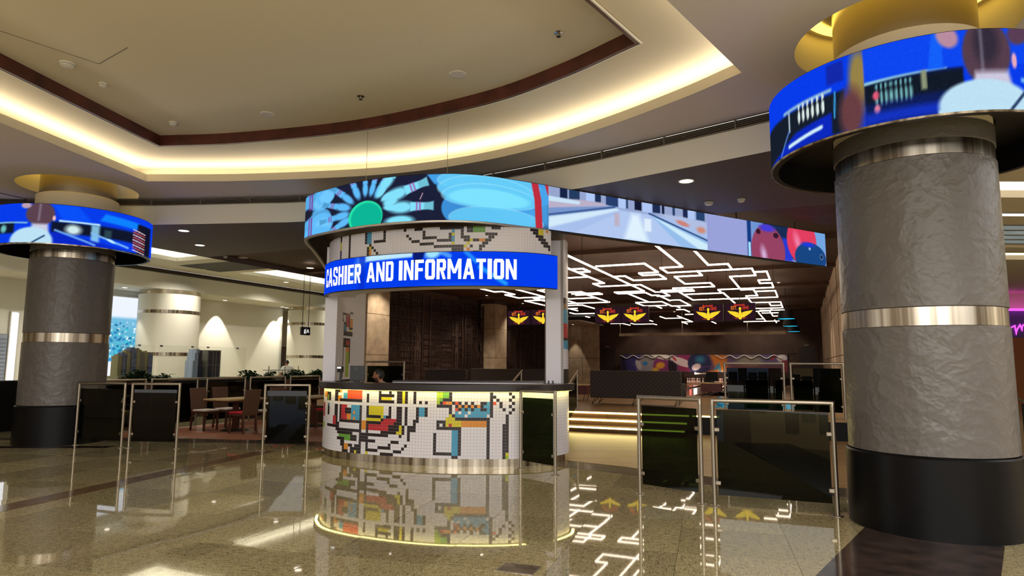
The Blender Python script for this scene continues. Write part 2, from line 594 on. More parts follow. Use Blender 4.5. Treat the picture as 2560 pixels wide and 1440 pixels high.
# ------------------------------------------------------------------ pictures for screens
class Pic:
    """a picture painted in shapes over a grid; xs gives the picture x of every column"""
    def __init__(self, xs, h, hp, base):
        self.xs = np.asarray(xs, float)
        self.ys = np.linspace(0, hp, h)
        self.X, self.Y = np.meshgrid(self.xs, self.ys)
        self.a = np.zeros(self.X.shape + (3,)) + np.array(base, float)
    def put(self, mask, col, a=1.0):
        mk = (np.clip(mask, 0, 1) * a)[..., None]
        self.a = self.a * (1 - mk) + np.array(col, float) * mk
        return self
    def ell(self, cx, cy, rx, ry, col, rot=0.0, soft=0.15, a=1.0):
        c, s = cos(radians(rot)), sin(radians(rot))
        dx, dy = self.X - cx, self.Y - cy
        u = (dx * c + dy * s) / rx; w = (-dx * s + dy * c) / ry
        return self.put((1 - np.sqrt(u * u + w * w)) / soft, col, a)
    def rect(self, x0, y0, x1, y1, col, soft=1.5, a=1.0):
        m = np.minimum(np.minimum(self.X - x0, x1 - self.X), np.minimum(self.Y - y0, y1 - self.Y)) / soft + 0.5
        return self.put(m, col, a)
    def poly(self, pts, col, soft=1.5, a=1.0):
        """convex polygon, any winding"""
        pts = np.asarray(pts, float)
        ar = sum(pts[i][0] * pts[(i + 1) % len(pts)][1] - pts[(i + 1) % len(pts)][0] * pts[i][1] for i in range(len(pts)))
        if ar < 0: pts = pts[::-1]
        m = None
        for i in range(len(pts)):
            p, q = pts[i], pts[(i + 1) % len(pts)]
            d = q - p; L = hypot(*d) + 1e-9
            e = ((self.Y - p[1]) * d[0] - (self.X - p[0]) * d[1]) / L
            m = e if m is None else np.minimum(m, e)
        return self.put(m / soft + 0.5, col, a)
    def line(self, x0, y0, x1, y1, w, col, a=1.0, soft=1.5):
        d = np.array((x1 - x0, y1 - y0), float); L = hypot(*d)
        u = ((self.X - x0) * d[0] + (self.Y - y0) * d[1]) / L ** 2
        u = np.clip(u, 0, 1)
        dist = np.hypot(self.X - (x0 + u * d[0]), self.Y - (y0 + u * d[1]))
        return self.put((w / 2 - dist) / soft + 0.5, col, a)
    def pin(self, cx, cy, L, rot, col, band=(150, 70, 150), soft=0.35, wide=1.0):
        c, s = cos(radians(rot)), sin(radians(rot))
        P = lambda k: (cx + c * k * L, cy + s * k * L)
        self.ell(*P(0.0), 0.36 * L, 0.17 * L * wide, col, rot, soft)
        self.poly([(P(.2)[0] - s * .1 * L, P(.2)[1] + c * .1 * L), (P(.2)[0] + s * .1 * L, P(.2)[1] - c * .1 * L),
                   (P(.62)[0] + s * .07 * L, P(.62)[1] - c * .07 * L), (P(.62)[0] - s * .07 * L, P(.62)[1] + c * .07 * L)], col, 3)
        self.poly([(P(.5)[0] - s * .06 * L, P(.5)[1] + c * .06 * L), (P(.5)[0] + s * .06 * L, P(.5)[1] - c * .06 * L),
                   (P(.72)[0] + s * .1 * L, P(.72)[1] - c * .1 * L), (P(.72)[0] - s * .1 * L, P(.72)[1] + c * .1 * L)], [x * .85 for x in col], 3)
        for k in (.34, .41):
            a, b = P(k), P(k)
            self.line(a[0] - s * .085 * L, a[1] + c * .085 * L, a[0] + s * .085 * L, a[1] - c * .085 * L, .035 * L, band, .85, 2)
        return self
    def noise(self, amp):
        self.a += rng.normal(0, amp, self.a.shape[:2])[..., None]
        return self
def screen(name, P, pic, z0, z1, material, parent):
    """a strip of grid along plan points P (one per picture column) between two heights"""
    h, w = pic.a.shape[:2]
    zs = np.linspace(z0, z1, h)
    v = np.zeros((h, w, 3)); v[..., 0] = P[:, 0]; v[..., 1] = P[:, 1]; v[..., 2] = zs[:, None]
    idx = np.arange(h * w).reshape(h, w)
    f = np.stack([idx[:-1, :-1], idx[:-1, 1:], idx[1:, 1:], idx[1:, :-1]], -1).reshape(-1, 4)
    me = bpy.data.meshes.new(name)
    me.from_pydata(v.reshape(-1, 3).tolist(), [], f.tolist())
    at = me.attributes.new('picture', 'FLOAT_COLOR', 'POINT')
    c = np.ones((h * w, 4), np.float32)
    c[:, :3] = lin(np.clip(pic.a, 0, 255)).reshape(-1, 3)
    at.data.foreach_set('color', c.ravel())
    me.materials.append(MATS[material])
    me.update()
    o = bpy.data.objects.new(name, me)
    return link(o, parent)

# ------------------------------------------------------------------ the hall frame (rotated against the camera)
HA = radians(24.0)
U2 = np.array((sin(HA), cos(HA)))      # down the lanes
V2 = np.array((cos(HA), -sin(HA)))     # across the lanes
def HP(s, t, z=0.0):
    p = U2 * s + V2 * t
    return (float(p[0]), float(p[1]), z)
def hall_thing(name, s, t, z=0.0, turn=0.0):
    return empty(name, HP(s, t, z), -HA + turn)

# mosaic pictures as (row, first column, end column, colour number)
COUNTER_RUNS = (
    (0, 22, 25, 1), (0, 25, 26, 6), (0, 29, 36, 7), (0, 43, 44, 1), (0, 47, 48, 1), (0, 50, 52, 1), (0, 52, 53, 3), (0, 53, 54, 1), (0, 56, 57, 1), (0, 64, 66, 8), (0, 66, 68, 5), (0, 68, 69, 1),
    (0, 81, 82, 1), (0, 87, 88, 1), (1, 11, 15, 6), (1, 15, 19, 1), (1, 22, 24, 1), (1, 27, 29, 4), (1, 29, 36, 7), (1, 38, 39, 1), (1, 43, 49, 1), (1, 50, 52, 1), (1, 52, 53, 3), (1, 53, 54, 1),
    (1, 56, 57, 1), (1, 64, 66, 8), (1, 66, 68, 5), (1, 68, 69, 1), (1, 81, 83, 1), (1, 88, 89, 1), (2, 11, 15, 6), (2, 15, 16, 1), (2, 16, 17, 8), (2, 17, 19, 1), (2, 22, 24, 1), (2, 24, 26, 6),
    (2, 27, 29, 4), (2, 29, 36, 7), (2, 38, 39, 1), (2, 43, 44, 1), (2, 44, 48, 3), (2, 50, 52, 1), (2, 52, 53, 3), (2, 53, 54, 1), (2, 56, 57, 1), (2, 64, 65, 8), (2, 65, 66, 5), (2, 66, 69, 1),
    (2, 81, 82, 1), (2, 83, 84, 1), (2, 87, 88, 1), (3, 15, 16, 1), (3, 16, 17, 8), (3, 17, 19, 1), (3, 22, 24, 1), (3, 24, 25, 6), (3, 25, 36, 1), (3, 38, 39, 1), (3, 43, 49, 1), (3, 50, 52, 1),
    (3, 52, 53, 3), (3, 53, 54, 1), (3, 56, 57, 1), (3, 58, 59, 1), (3, 60, 61, 1), (3, 64, 65, 8), (3, 65, 66, 1), (3, 66, 67, 7), (3, 67, 69, 6), (3, 69, 70, 1), (3, 70, 71, 7), (3, 71, 72, 1),
    (3, 73, 74, 1), (3, 75, 76, 1), (3, 78, 80, 1), (3, 80, 81, 4), (3, 81, 82, 1), (3, 82, 83, 7), (3, 84, 85, 1), (3, 88, 89, 1), (4, 64, 69, 1), (4, 70, 71, 1), (4, 71, 72, 6), (4, 72, 73, 1),
    (4, 73, 74, 6), (4, 74, 75, 1), (4, 75, 76, 6), (4, 76, 77, 1), (4, 77, 78, 6), (4, 78, 79, 1), (4, 79, 81, 4), (4, 81, 82, 1), (4, 84, 85, 1), (4, 87, 88, 1), (5, 9, 12, 2), (5, 16, 17, 1),
    (5, 17, 18, 4), (5, 22, 24, 1), (5, 25, 26, 1), (5, 26, 29, 2), (5, 31, 35, 4), (5, 35, 36, 1), (5, 38, 39, 1), (5, 39, 45, 3), (5, 47, 48, 1), (5, 50, 52, 1), (5, 53, 54, 1), (5, 57, 58, 1),
    (5, 58, 60, 4), (5, 60, 61, 1), (5, 68, 69, 1), (5, 70, 71, 7), (5, 71, 72, 1), (5, 72, 73, 4), (5, 73, 74, 1), (5, 74, 75, 4), (5, 75, 76, 1), (5, 76, 78, 4), (5, 78, 80, 1), (5, 80, 81, 4),
    (5, 81, 82, 1), (5, 85, 86, 1), (5, 88, 89, 1), (6, 9, 12, 2), (6, 16, 18, 1), (6, 22, 24, 1), (6, 25, 26, 1), (6, 26, 28, 2), (6, 28, 31, 1), (6, 31, 35, 4), (6, 35, 36, 1), (6, 38, 39, 1),
    (6, 39, 45, 3), (6, 47, 48, 1), (6, 50, 52, 1), (6, 53, 54, 1), (6, 57, 58, 1), (6, 58, 60, 4), (6, 60, 61, 1), (6, 68, 69, 1), (6, 70, 71, 4), (6, 72, 74, 4), (6, 75, 81, 4), (6, 81, 82, 1),
    (6, 87, 88, 1), (7, 9, 12, 2), (7, 16, 18, 1), (7, 22, 24, 1), (7, 25, 26, 1), (7, 26, 28, 2), (7, 28, 31, 1), (7, 31, 32, 4), (7, 32, 33, 6), (7, 33, 35, 4), (7, 35, 36, 1), (7, 38, 39, 1),
    (7, 39, 45, 3), (7, 47, 48, 1), (7, 50, 52, 1), (7, 53, 54, 1), (7, 57, 58, 1), (7, 58, 60, 4), (7, 60, 61, 1), (7, 68, 69, 3), (7, 69, 70, 1), (7, 70, 73, 4), (7, 74, 80, 4), (7, 81, 82, 1),
    (7, 86, 87, 1), (8, 9, 12, 2), (8, 16, 18, 1), (8, 22, 24, 1), (8, 25, 26, 1), (8, 26, 29, 2), (8, 29, 31, 6), (8, 31, 35, 4), (8, 35, 36, 1), (8, 38, 44, 1), (8, 44, 45, 3), (8, 45, 46, 4),
    (8, 46, 48, 1), (8, 50, 52, 1), (8, 53, 54, 1), (8, 57, 58, 1), (8, 67, 70, 3), (8, 70, 81, 1), (8, 86, 87, 1), (9, 9, 12, 2), (9, 21, 23, 2), (9, 23, 24, 1), (9, 25, 26, 1), (9, 26, 29, 2),
    (9, 29, 31, 6), (9, 31, 32, 4), (9, 32, 33, 6), (9, 33, 35, 4), (9, 35, 36, 1), (9, 38, 44, 3), (9, 44, 45, 1), (9, 45, 50, 2), (9, 50, 52, 1), (9, 53, 54, 1), (9, 56, 58, 1), (9, 64, 67, 1),
    (9, 67, 72, 3), (9, 72, 80, 6), (9, 80, 81, 1), (9, 86, 87, 1), (10, 21, 23, 2), (10, 23, 24, 1), (10, 25, 36, 1), (10, 36, 38, 6), (10, 38, 44, 1), (10, 44, 49, 2), (10, 49, 52, 1), (10, 53, 54, 1),
    (10, 56, 57, 1), (10, 64, 65, 1), (10, 66, 67, 1), (10, 67, 68, 3), (10, 68, 69, 2), (10, 69, 72, 3), (10, 72, 80, 6), (10, 80, 81, 1), (10, 85, 87, 1), (11, 21, 23, 2), (11, 23, 25, 1), (11, 35, 36, 1),
    (11, 36, 38, 6), (11, 38, 39, 1), (11, 39, 47, 2), (11, 47, 51, 1), (11, 51, 52, 3), (11, 52, 53, 1), (11, 54, 57, 1), (11, 64, 72, 1), (11, 80, 81, 1), (11, 85, 87, 1), (12, 9, 12, 8), (12, 16, 25, 1),
    (12, 35, 36, 1), (12, 36, 38, 6), (12, 38, 39, 1), (12, 39, 47, 2), (12, 47, 51, 1), (12, 51, 52, 3), (12, 52, 53, 1), (12, 54, 57, 1), (12, 69, 71, 4), (12, 71, 72, 1), (12, 80, 81, 1), (12, 85, 87, 1),
    (13, 9, 12, 8), (13, 23, 36, 1), (13, 38, 39, 1), (13, 44, 50, 1), (13, 50, 52, 3), (13, 52, 53, 1), (13, 54, 55, 1), (13, 63, 64, 1), (13, 69, 71, 4), (13, 71, 72, 1), (13, 80, 81, 1), (13, 85, 87, 1),
    (14, 24, 32, 1), (14, 35, 47, 1), (14, 51, 52, 1), (14, 54, 55, 1), (14, 63, 64, 1), (14, 69, 71, 4), (14, 71, 72, 1), (14, 80, 81, 1), (14, 85, 87, 1), (15, 25, 31, 5), (15, 31, 34, 1), (15, 35, 39, 1),
    (15, 54, 55, 1), (15, 63, 64, 1), (15, 69, 71, 4), (15, 71, 72, 1), (15, 80, 81, 1), (15, 85, 87, 1), (16, 24, 28, 1), (16, 28, 31, 5), (16, 31, 34, 1), (16, 35, 42, 1), (16, 48, 51, 1), (16, 63, 64, 1),
    (16, 69, 71, 4), (16, 71, 72, 1), (16, 80, 81, 1), (16, 85, 87, 1), (17, 26, 28, 1), (17, 35, 36, 1), (17, 38, 39, 1), (17, 47, 48, 1), (17, 53, 54, 1), (17, 63, 64, 1), (17, 69, 71, 4), (17, 71, 72, 1),
    (17, 80, 81, 1), (17, 85, 87, 1), (18, 26, 28, 1), (18, 28, 30, 6), (18, 30, 32, 1), (18, 33, 36, 1), (18, 38, 39, 1), (18, 43, 48, 1), (18, 52, 53, 1), (18, 63, 64, 1), (18, 69, 71, 4), (18, 71, 72, 1),
    (18, 80, 81, 1), (18, 85, 87, 1), (19, 27, 28, 1), (19, 28, 30, 6), (19, 31, 36, 1), (19, 38, 43, 1), (19, 49, 52, 1), (19, 63, 69, 1), (19, 69, 71, 4), (19, 71, 72, 1), (19, 80, 81, 1), (19, 85, 86, 1),
    (19, 86, 87, 3), (20, 27, 30, 1), (20, 31, 33, 1), (20, 33, 34, 3), (20, 34, 36, 1), (20, 38, 39, 3), (20, 44, 49, 1), (20, 69, 71, 1), (20, 80, 81, 1), (20, 85, 86, 1), (20, 86, 87, 8),
)
HEADER_RUNS = (
    (0, 21, 22, 1), (0, 26, 27, 1), (0, 34, 35, 1), (0, 35, 37, 4), (0, 42, 43, 1), (0, 49, 51, 1), (0, 52, 53, 1), (0, 53, 55, 3), (0, 55, 61, 1), (0, 62, 67, 2), (0, 67, 74, 1), (1, 21, 22, 1),
    (1, 26, 27, 1), (1, 34, 35, 1), (1, 35, 37, 4), (1, 42, 43, 1), (1, 50, 51, 1), (1, 53, 54, 1), (1, 58, 63, 1), (1, 67, 71, 1), (1, 78, 84, 1), (2, 21, 22, 1), (2, 26, 27, 1), (2, 34, 35, 1),
    (2, 35, 37, 4), (2, 42, 43, 1), (2, 50, 51, 1), (2, 54, 57, 1), (2, 63, 71, 1), (2, 72, 74, 1), (2, 74, 78, 5), (2, 80, 83, 1), (2, 93, 96, 1), (2, 96, 98, 3), (2, 99, 100, 6), (2, 101, 102, 1),
    (3, 21, 22, 1), (3, 26, 27, 1), (3, 34, 35, 1), (3, 35, 37, 4), (3, 42, 43, 1), (3, 57, 58, 1), (3, 67, 68, 4), (3, 70, 71, 1), (3, 72, 74, 1), (3, 74, 78, 5), (3, 94, 96, 1), (3, 96, 98, 3),
    (3, 101, 102, 1), (4, 21, 22, 3), (4, 26, 27, 1), (4, 34, 35, 1), (4, 35, 37, 4), (4, 42, 43, 1), (4, 51, 52, 1), (4, 57, 58, 1), (4, 66, 67, 1), (4, 67, 68, 3), (4, 70, 71, 1), (4, 78, 82, 1),
    (4, 95, 98, 1), (5, 21, 22, 3), (5, 26, 27, 1), (5, 34, 35, 1), (5, 35, 37, 4), (5, 38, 43, 1), (5, 52, 53, 1), (5, 57, 62, 1), (5, 66, 67, 1), (5, 67, 68, 4), (5, 70, 73, 1), (5, 79, 81, 1),
    (5, 96, 99, 1), (6, 21, 22, 3), (6, 26, 27, 1), (6, 36, 37, 1), (6, 53, 56, 1), (6, 62, 67, 1), (6, 67, 68, 4), (6, 71, 73, 1), (6, 73, 74, 3), (6, 74, 76, 1), (6, 76, 78, 6), (6, 78, 80, 1),
    (6, 97, 100, 1), (7, 21, 22, 1), (7, 26, 27, 1), (7, 35, 36, 1), (7, 36, 37, 3), (7, 37, 38, 1), (7, 56, 61, 1), (7, 67, 68, 3), (7, 72, 73, 3), (7, 77, 79, 1), (7, 98, 102, 1), (8, 21, 22, 1),
    (8, 26, 27, 1), (8, 35, 36, 1), (8, 36, 37, 6), (8, 38, 39, 1), (8, 61, 71, 1), (8, 71, 72, 3), (8, 73, 74, 1), (8, 76, 78, 1), (8, 100, 104, 1), (9, 21, 22, 1), (9, 26, 27, 1), (9, 35, 36, 1),
    (9, 36, 37, 6), (9, 39, 40, 1), (9, 67, 71, 1), (9, 72, 73, 6), (9, 76, 77, 1), (9, 101, 104, 1), (10, 21, 22, 1), (10, 26, 28, 1), (10, 35, 36, 1), (10, 36, 37, 6), (10, 39, 40, 3), (10, 40, 41, 1),
    (10, 67, 71, 1), (10, 74, 76, 1),
)
# the light lines of the hall as corner points (down the lanes, across the lanes)
MAZE = (
    ((13.34, -4.71), (21.21, -4.71), (21.21, -5.7), (21.71, -5.7), (21.71, -4.77), (22.67, -4.77), (22.67, -4.54), (24.79, -4.54)),
    ((15.39, -4.59), (15.39, -3.4), (16.98, -3.4), (16.98, -3.9), (17.44, -3.9), (17.44, -3.46), (18.4, -3.46), (18.4, -4.38), (17.39, -4.38), (17.39, -4.66)),
    ((15.23, -5.34), (18.71, -5.34), (18.71, -5.68), (19.48, -5.68), (19.48, -4.43), (21.66, -4.43), (21.66, -4.21), (22.99, -4.21), (22.99, -4.64)),
    ((21.3, -4.17), (21.3, -3.2), (21.77, -3.2), (21.77, -4.2)),
    ((15.64, -5.31), (15.64, -5.01), (16.22, -5.01), (16.22, -5.29)),
    ((17.18, -6.0), (17.18, -5.38)),
    ((12.86, -2.65), (16.23, -2.65), (16.23, -3.19), (17.18, -3.19), (17.18, -1.11), (18.56, -1.11), (18.56, -1.77), (21.99, -1.77), (21.99, -1.4), (24.01, -1.4), (24.01, -1.78), (26.73, -1.78), (26.73, -0.75), (29.52, -0.75), (29.52, -1.82)),
    ((13.79, -2.03), (16.18, -2.03), (16.18, -1.58), (17.07, -1.58)),
    ((17.14, -2.43), (18.03, -2.43), (18.03, -3.16), (19.76, -3.16), (19.76, -2.44), (20.76, -2.44), (20.76, -3.7), (24.8, -3.7), (24.8, -0.78), (22.64, -0.78), (22.64, -1.38)),
    ((22.73, -3.62), (22.73, -2.44), (21.66, -2.44), (21.66, -0.79), (20.43, -0.79), (20.43, -1.11), (19.65, -1.11), (19.65, -0.8), (17.88, -0.8), (17.88, -1.1)),
    ((22.7, -2.39), (26.79, -2.39)),
    ((24.92, -2.35), (24.92, -1.77)),
    ((21.7, -5.39), (24.92, -5.39)),
    ((26.69, -5.03), (26.69, -5.92), (25.06, -5.92), (25.06, -4.89), (27.12, -4.89), (27.12, -4.14), (24.62, -4.14), (24.62, -4.56)),
    ((26.71, -5.48), (27.97, -5.48)),
    ((27.05, -4.72), (28.02, -4.72)),
    ((20.67, -7.19), (20.67, -6.69), (21.45, -6.69)),
    ((21.2, -7.19), (21.2, -6.25), (21.63, -6.25), (21.63, -7.19)),
    ((21.67, -6.8), (24.55, -6.8), (24.55, -8.62)),
    ((22.74, -7.92), (22.74, -6.84)),
    ((23.36, -8.12), (24.66, -8.12)),
    ((25.37, -8.82), (25.37, -8.17), (27.17, -8.17)),
    ((26.77, -9.33), (26.77, -8.85)),
    ((26.97, -9.23), (27.99, -9.23)),
    ((31.06, -1.9), (31.06, -1.33), (34.37, -1.33), (34.37, -1.07)),
    ((31.85, -1.85), (38.36, -1.85)),
    ((32.25, -1.71), (32.25, -1.0)),
    ((36.25, -2.24), (36.25, -1.84)),
    ((38.29, -2.99), (38.29, -1.19)),
    ((37.39, -1.37), (39.73, -1.37)),
    ((30.66, -1.71), (30.66, -0.73)),
    ((27.05, -1.16), (28.27, -1.16), (28.27, -0.8)),
    ((32.79, -6.51), (34.24, -6.51), (34.24, -5.7)),
    ((32.62, -5.63), (37.38, -5.63), (37.38, -6.21), (39.3, -6.21)),
    ((31.86, -5.12), (31.86, -4.77)),
    ((28.92, -5.01), (28.92, -4.7), (30.4, -4.7)),
    ((37.37, -4.61), (39.42, -4.61)),
    ((35.52, -7.61), (36.29, -7.61)),
    ((37.49, -9.66), (39.45, -9.66)),
    ((37.57, -9.16), (38.61, -9.16), (38.61, -8.06), (39.55, -8.06)),
    ((37.52, -10.33), (37.52, -9.69)),
    ((28.95, -9.92), (29.69, -9.92), (29.69, -8.98)),
    ((31.52, -9.97), (32.16, -9.97)),
    ((18.11, -9.39), (19.64, -9.39), (19.64, -9.09), (20.64, -9.09), (20.64, -9.45), (21.79, -9.45), (21.79, -8.31)),
    ((18.08, -9.0), (18.64, -9.0), (18.64, -8.41), (22.09, -8.41), (22.09, -8.97), (23.52, -8.97)),
    ((19.65, -7.55), (19.65, -7.84), (20.55, -7.84)),
    ((22.86, -8.78), (22.86, -9.64), (25.19, -9.64)),
)
TILE_KEYS = 'WKRYBGOELT'
def picture_rows(runs, rows, cols):
    g = [['.'] * cols for _ in range(rows)]
    for r, c0, c1, k in runs:
        for c in range(c0, c1):
            g[r][c] = TILE_KEYS[k]
    return g
COUNTER_ART = picture_rows(COUNTER_RUNS, 21, 120)
HEADER_ART = picture_rows(HEADER_RUNS, 11, 120)

# ================================================================== THE SETTING
ZA, ZB, ZC, ZD = 5.22, 5.65, 5.82, 4.63        # soffit, cove shelf, tray ceiling, dark soffit
COLR, COLL = (4.31, 6.88), (-9.13, 13.48)
F_left = [(-20, 13.4), (-16, 13.9), (-12.5, 14.2), (-10.84, 14.26), (-9.915, 14.25), (-8.345, 14.25)]
F_curve = spline([(-7.96, 14.25), (-6.87, 14.14), (-5.57, 13.99), (-4.53, 13.85), (-2.6, 13.22), (-.6, 12.25), (1.17, 11.04), (2.07, 10.34), (3.09, 9.5), (3.70, 8.99)], 5)
F = np.array(F_left + [tuple(p) for p in F_curve] + [(4.9, 8.75), (6.5, 8.7), (6.5, -6)])

lip_c = spline([(-7.38, 12.85), (-5.46, 12.79), (-2.97, 12.41), (-1.35, 11.85), (.13, 10.94), (1.35, 9.76), (2.29, 8.62), (2.85, 7.79)], 8)
LIP = np.array([(-9.7, -4)] + [tuple(p) for p in lip_c] + [(-6.7, -4)])
wood_c = spline([(-6.64, 11.9), (-5.04, 11.7), (-2.67, 11.03), (-.52, 9.89), (.66, 8.9), (1.6, 7.84)], 8)
WOOD = np.array([(-8.75, -3)] + [tuple(p) for p in wood_c] + [(-6.6, -3)])
def circle(c, r, n=56, a0=0.0, a1=2 * pi):
    return [(c[0] + r * cos(a0 + (a1 - a0) * i / n), c[1] + r * sin(a0 + (a1 - a0) * i / n)) for i in range(n)]
def S(o):
    o['kind'] = 'structure'
    return o

# ---- soffit around the tray, with the openings round the columns
arcL = circle(COLL, 1.1, 40, radians(135.6), radians(404.4))
outer = [tuple(p) for p in F[:5]] + arcL[1:] + [tuple(p) for p in F[5:]] + [(-20, -6)]
m = MB().fill([outer, [tuple(p) for p in LIP], circle(COLR, 1.1)], ZA)
ceil_soffit = S(m.build('ceiling_soffit', 'paint_soffit'))
m = MB().lathe([(1.1, ZA), (1.1, 5.75), (0.6, 5.75)], 56, (*COLR, 0))
m.lathe([(1.1, ZA), (1.1, 5.75), (0.6, 5.75)], 48, (*COLL, 0), radians(135.6), radians(404.4))
m.wall([(-10.0, 14.26), (-8.2, 14.26)], ZA, 5.75)
S(m.build('ceiling_column_recess', 'paint_cream', smooth=True))
m = MB().lathe([(1.02, 5.735), (0.86, 5.735)], 48, (*COLR, 0))
m.lathe([(1.02, 5.735), (0.86, 5.735)], 40, (*COLL, 0), radians(140), radians(400))
tag(m.build('cove_light_strip', 'em_ring', ceil_soffit), 'warm yellow light strip round the columns')
# ---- cove: lip, trough, shelf, light strip
back = offset(LIP, .6)
m = MB().wall(LIP, ZA + .003, 5.37, .06, 1)
m.ribbon(offset(LIP, .055), back, 5.25)
m.wall(back, ZA + .03, ZB)
S(m.build('ceiling_cove_lip', 'paint_cream'))
tag(MB().ribbon(offset(LIP, .26), offset(LIP, .36), 5.335, 5.40).build('cove_light_strip', 'em_cove', ceil_soffit), 'warm white light strip hidden in the cove')
S(MB().fill([[tuple(p) for p in back], [tuple(p) for p in WOOD]], ZB).build('ceiling_cove_shelf', 'paint_cream'))
S(MB().fill([[tuple(p) for p in WOOD]], ZC).build('ceiling_tray', 'paint_cream'))
S(MB().wall(WOOD, ZB - .03, ZC, .05, -1).build('trim_1', 'wood_trim'))
S(MB().wall(offset(WOOD, .001), ZB - .035, ZB - .012, .02, 1).build('trim_2', 'paint_white'))
ap = MB()
for a, b in (((-6.9, 7.55), (-5.9, 8.9)), ((-5.9, 8.9), (-5.2, 8.4)), ((-6.9, 7.55), (-6.2, 7.05))):
    ap.bar((*a, ZC - .001), (*b, ZC - .001), .012, .004)
S(ap.build('ceiling_access_panel', 'grille_slat'))
# ---- fascia with the long air grille
fas = S(MB().wall(F, ZD, 5.07).build('wall_fascia', 'paint_white'))
g = MB().wall(offset(F, .07), 5.07, ZA)
g.ribbon(F, offset(F, .07), 5.07)
g.build('grille_recess', 'grille_dark', fas)
g = MB()
for k in range(5):
    z = 5.083 + k * .027
    g.wall(offset(F, .012), z, z + .008, .04, 1)
arcF = arclen(F)
for u in np.arange(0.5, arcF[-1], 1.15):
    p = along(F, arcF, [u, u + .02])
    g.wall(p, 5.07, ZA, .05, 1)
g.wall(offset(F, -.012), 5.058, 5.075, .03, 1)
g.wall(offset(F, -.012), 5.205, 5.219, .03, 1)
tag(g.build('air_grille', 'grille_slat', fas), 'long slatted air grille')
# ---- dark soffit in front of and over the hall
s0 = [tuple(p) for p in F[3:-1]]
poly = s0 + [(7.57, 8.7), HP(13.5, 2.3)[:2], HP(13.5, -15.7)[:2]]
hall_front = S(MB().fill([poly], ZD).build('ceiling_dark_soffit', 'soffit_brown'))
S(MB().fill([[HP(13.5, -15.7)[:2], HP(13.5, 2.3)[:2], HP(43, 2.3)[:2], HP(43, -15.7)[:2]]], 4.78).build('ceiling_hall', 'hall_brown'))
m = MB().wall([HP(13.5, -15.7)[:2], HP(13.5, 2.3)[:2]], ZD, 4.79)
m.wall([HP(8.6, -15.7)[:2], HP(43, -15.7)[:2]], ZD, 5.3)
S(m.build('wall_soffit_edge', 'soffit_brown'))
m = MB()
for s in (17.5, 22.5, 27.5, 32.5, 37.5):
    a, b = HP(s, -15.5, 4.72), HP(s, 2.2, 4.72)
    m.bar(a, b, .3, .12)
S(m.build('ceiling_beams', 'hall_brown'))
m = MB().fill([[(6.5, 8.7), (7.57, 8.7), (7.57, -6), (6.5, -6)]], ZD)
m.wall([(7.57, 12), (7.57, -6)], ZD, 5.3)
S(m.build('ceiling_side_soffit', 'soffit_brown'))

# ---- floor: granite slabs on a bed
fb = MB().fill([[(-40, -8), (40, -8), (40, 60), (-40, 60)]], -0.006)
floor = S(fb.build('floor', 'granite'))
A16 = radians(16.5)
du, dv = np.array((cos(-A16), sin(-A16))), np.array((sin(A16), cos(A16)))
SL = 0.95
slab = MB().box(-SL / 2 + .002, -SL / 2 + .002, -.005, SL / 2 - .002, SL / 2 - .002, 0)
slab_me = None
Farr = F[:-2]
def in_front(p):
    yf = np.interp(p[0], Farr[:, 0], Farr[:, 1])
    return p[1] < yf - 0.1
n_slab = 0
for i in range(-14, 15):
    for j in range(-2, 26):
        c = np.array((0.25, 5.2)) + du * (i + .5) * SL + dv * (j - .5) * SL
        if c[1] < 4.3 or not in_front(c): continue
        if abs(c[0]) > c[1] * 0.80 + 0.9: continue
        if c[0] > 6.8: continue
        if slab_me is None:
            o = slab.build('floor_slab', 'granite', floor)
            slab_me = o.data
        else:
            o = link(bpy.data.objects.new('floor_slab', slab_me), floor)
        o.location = (c[0], c[1], 0)
        o.rotation_euler = (random.gauss(0, .0011), random.gauss(0, .0011), -A16 + random.choice((0, pi / 2, pi, -pi / 2)))
        n_slab += 1
# dark and brown stone bands
d38 = np.array((sin(radians(38)), cos(radians(38)))); n38 = np.array((cos(radians(38)), -sin(radians(38))))
p0 = np.array((2.34, 5.24)) - d38 * 4.5
m = MB()
for k in range(7):
    a = p0 + d38 * (k * 1.0 + .003); b = p0 + d38 * (k * 1.0 + .997)
    if k >= 6: b = p0 + d38 * 6.45
    m.prism([tuple(a), tuple(a + n38 * 1.12), tuple(b + n38 * 1.12), tuple(b)], 0, .003)
    m.build('dark_stone_slab', 'stone_dark', floor); m = MB()
a, b = np.array((-6.36, 4.8)), np.array((-4.62, 12.3))
d = (b - a) / hypot(*(b - a)); n = np.array((d[1], -d[0]))
L = hypot(*(b - a))
for k in range(8):
    q0, q1 = a + d * (L * k / 8 + .002), a + d * (L * (k + 1) / 8 - .002)
    MB().prism([tuple(q0), tuple(q0 + n * .33), tuple(q1 + n * .33), tuple(q1)], 0, .003).build('brown_stone_slab', 'stone_band', floor)
m = MB().prism([(-14, 12.2), (-14, 12.75), (-9.5, 12.75), (-7.6, 12.9), (-7.6, 12.55)], 0, .003)
m.build('dark_stone_slab', 'stone_dark', floor)
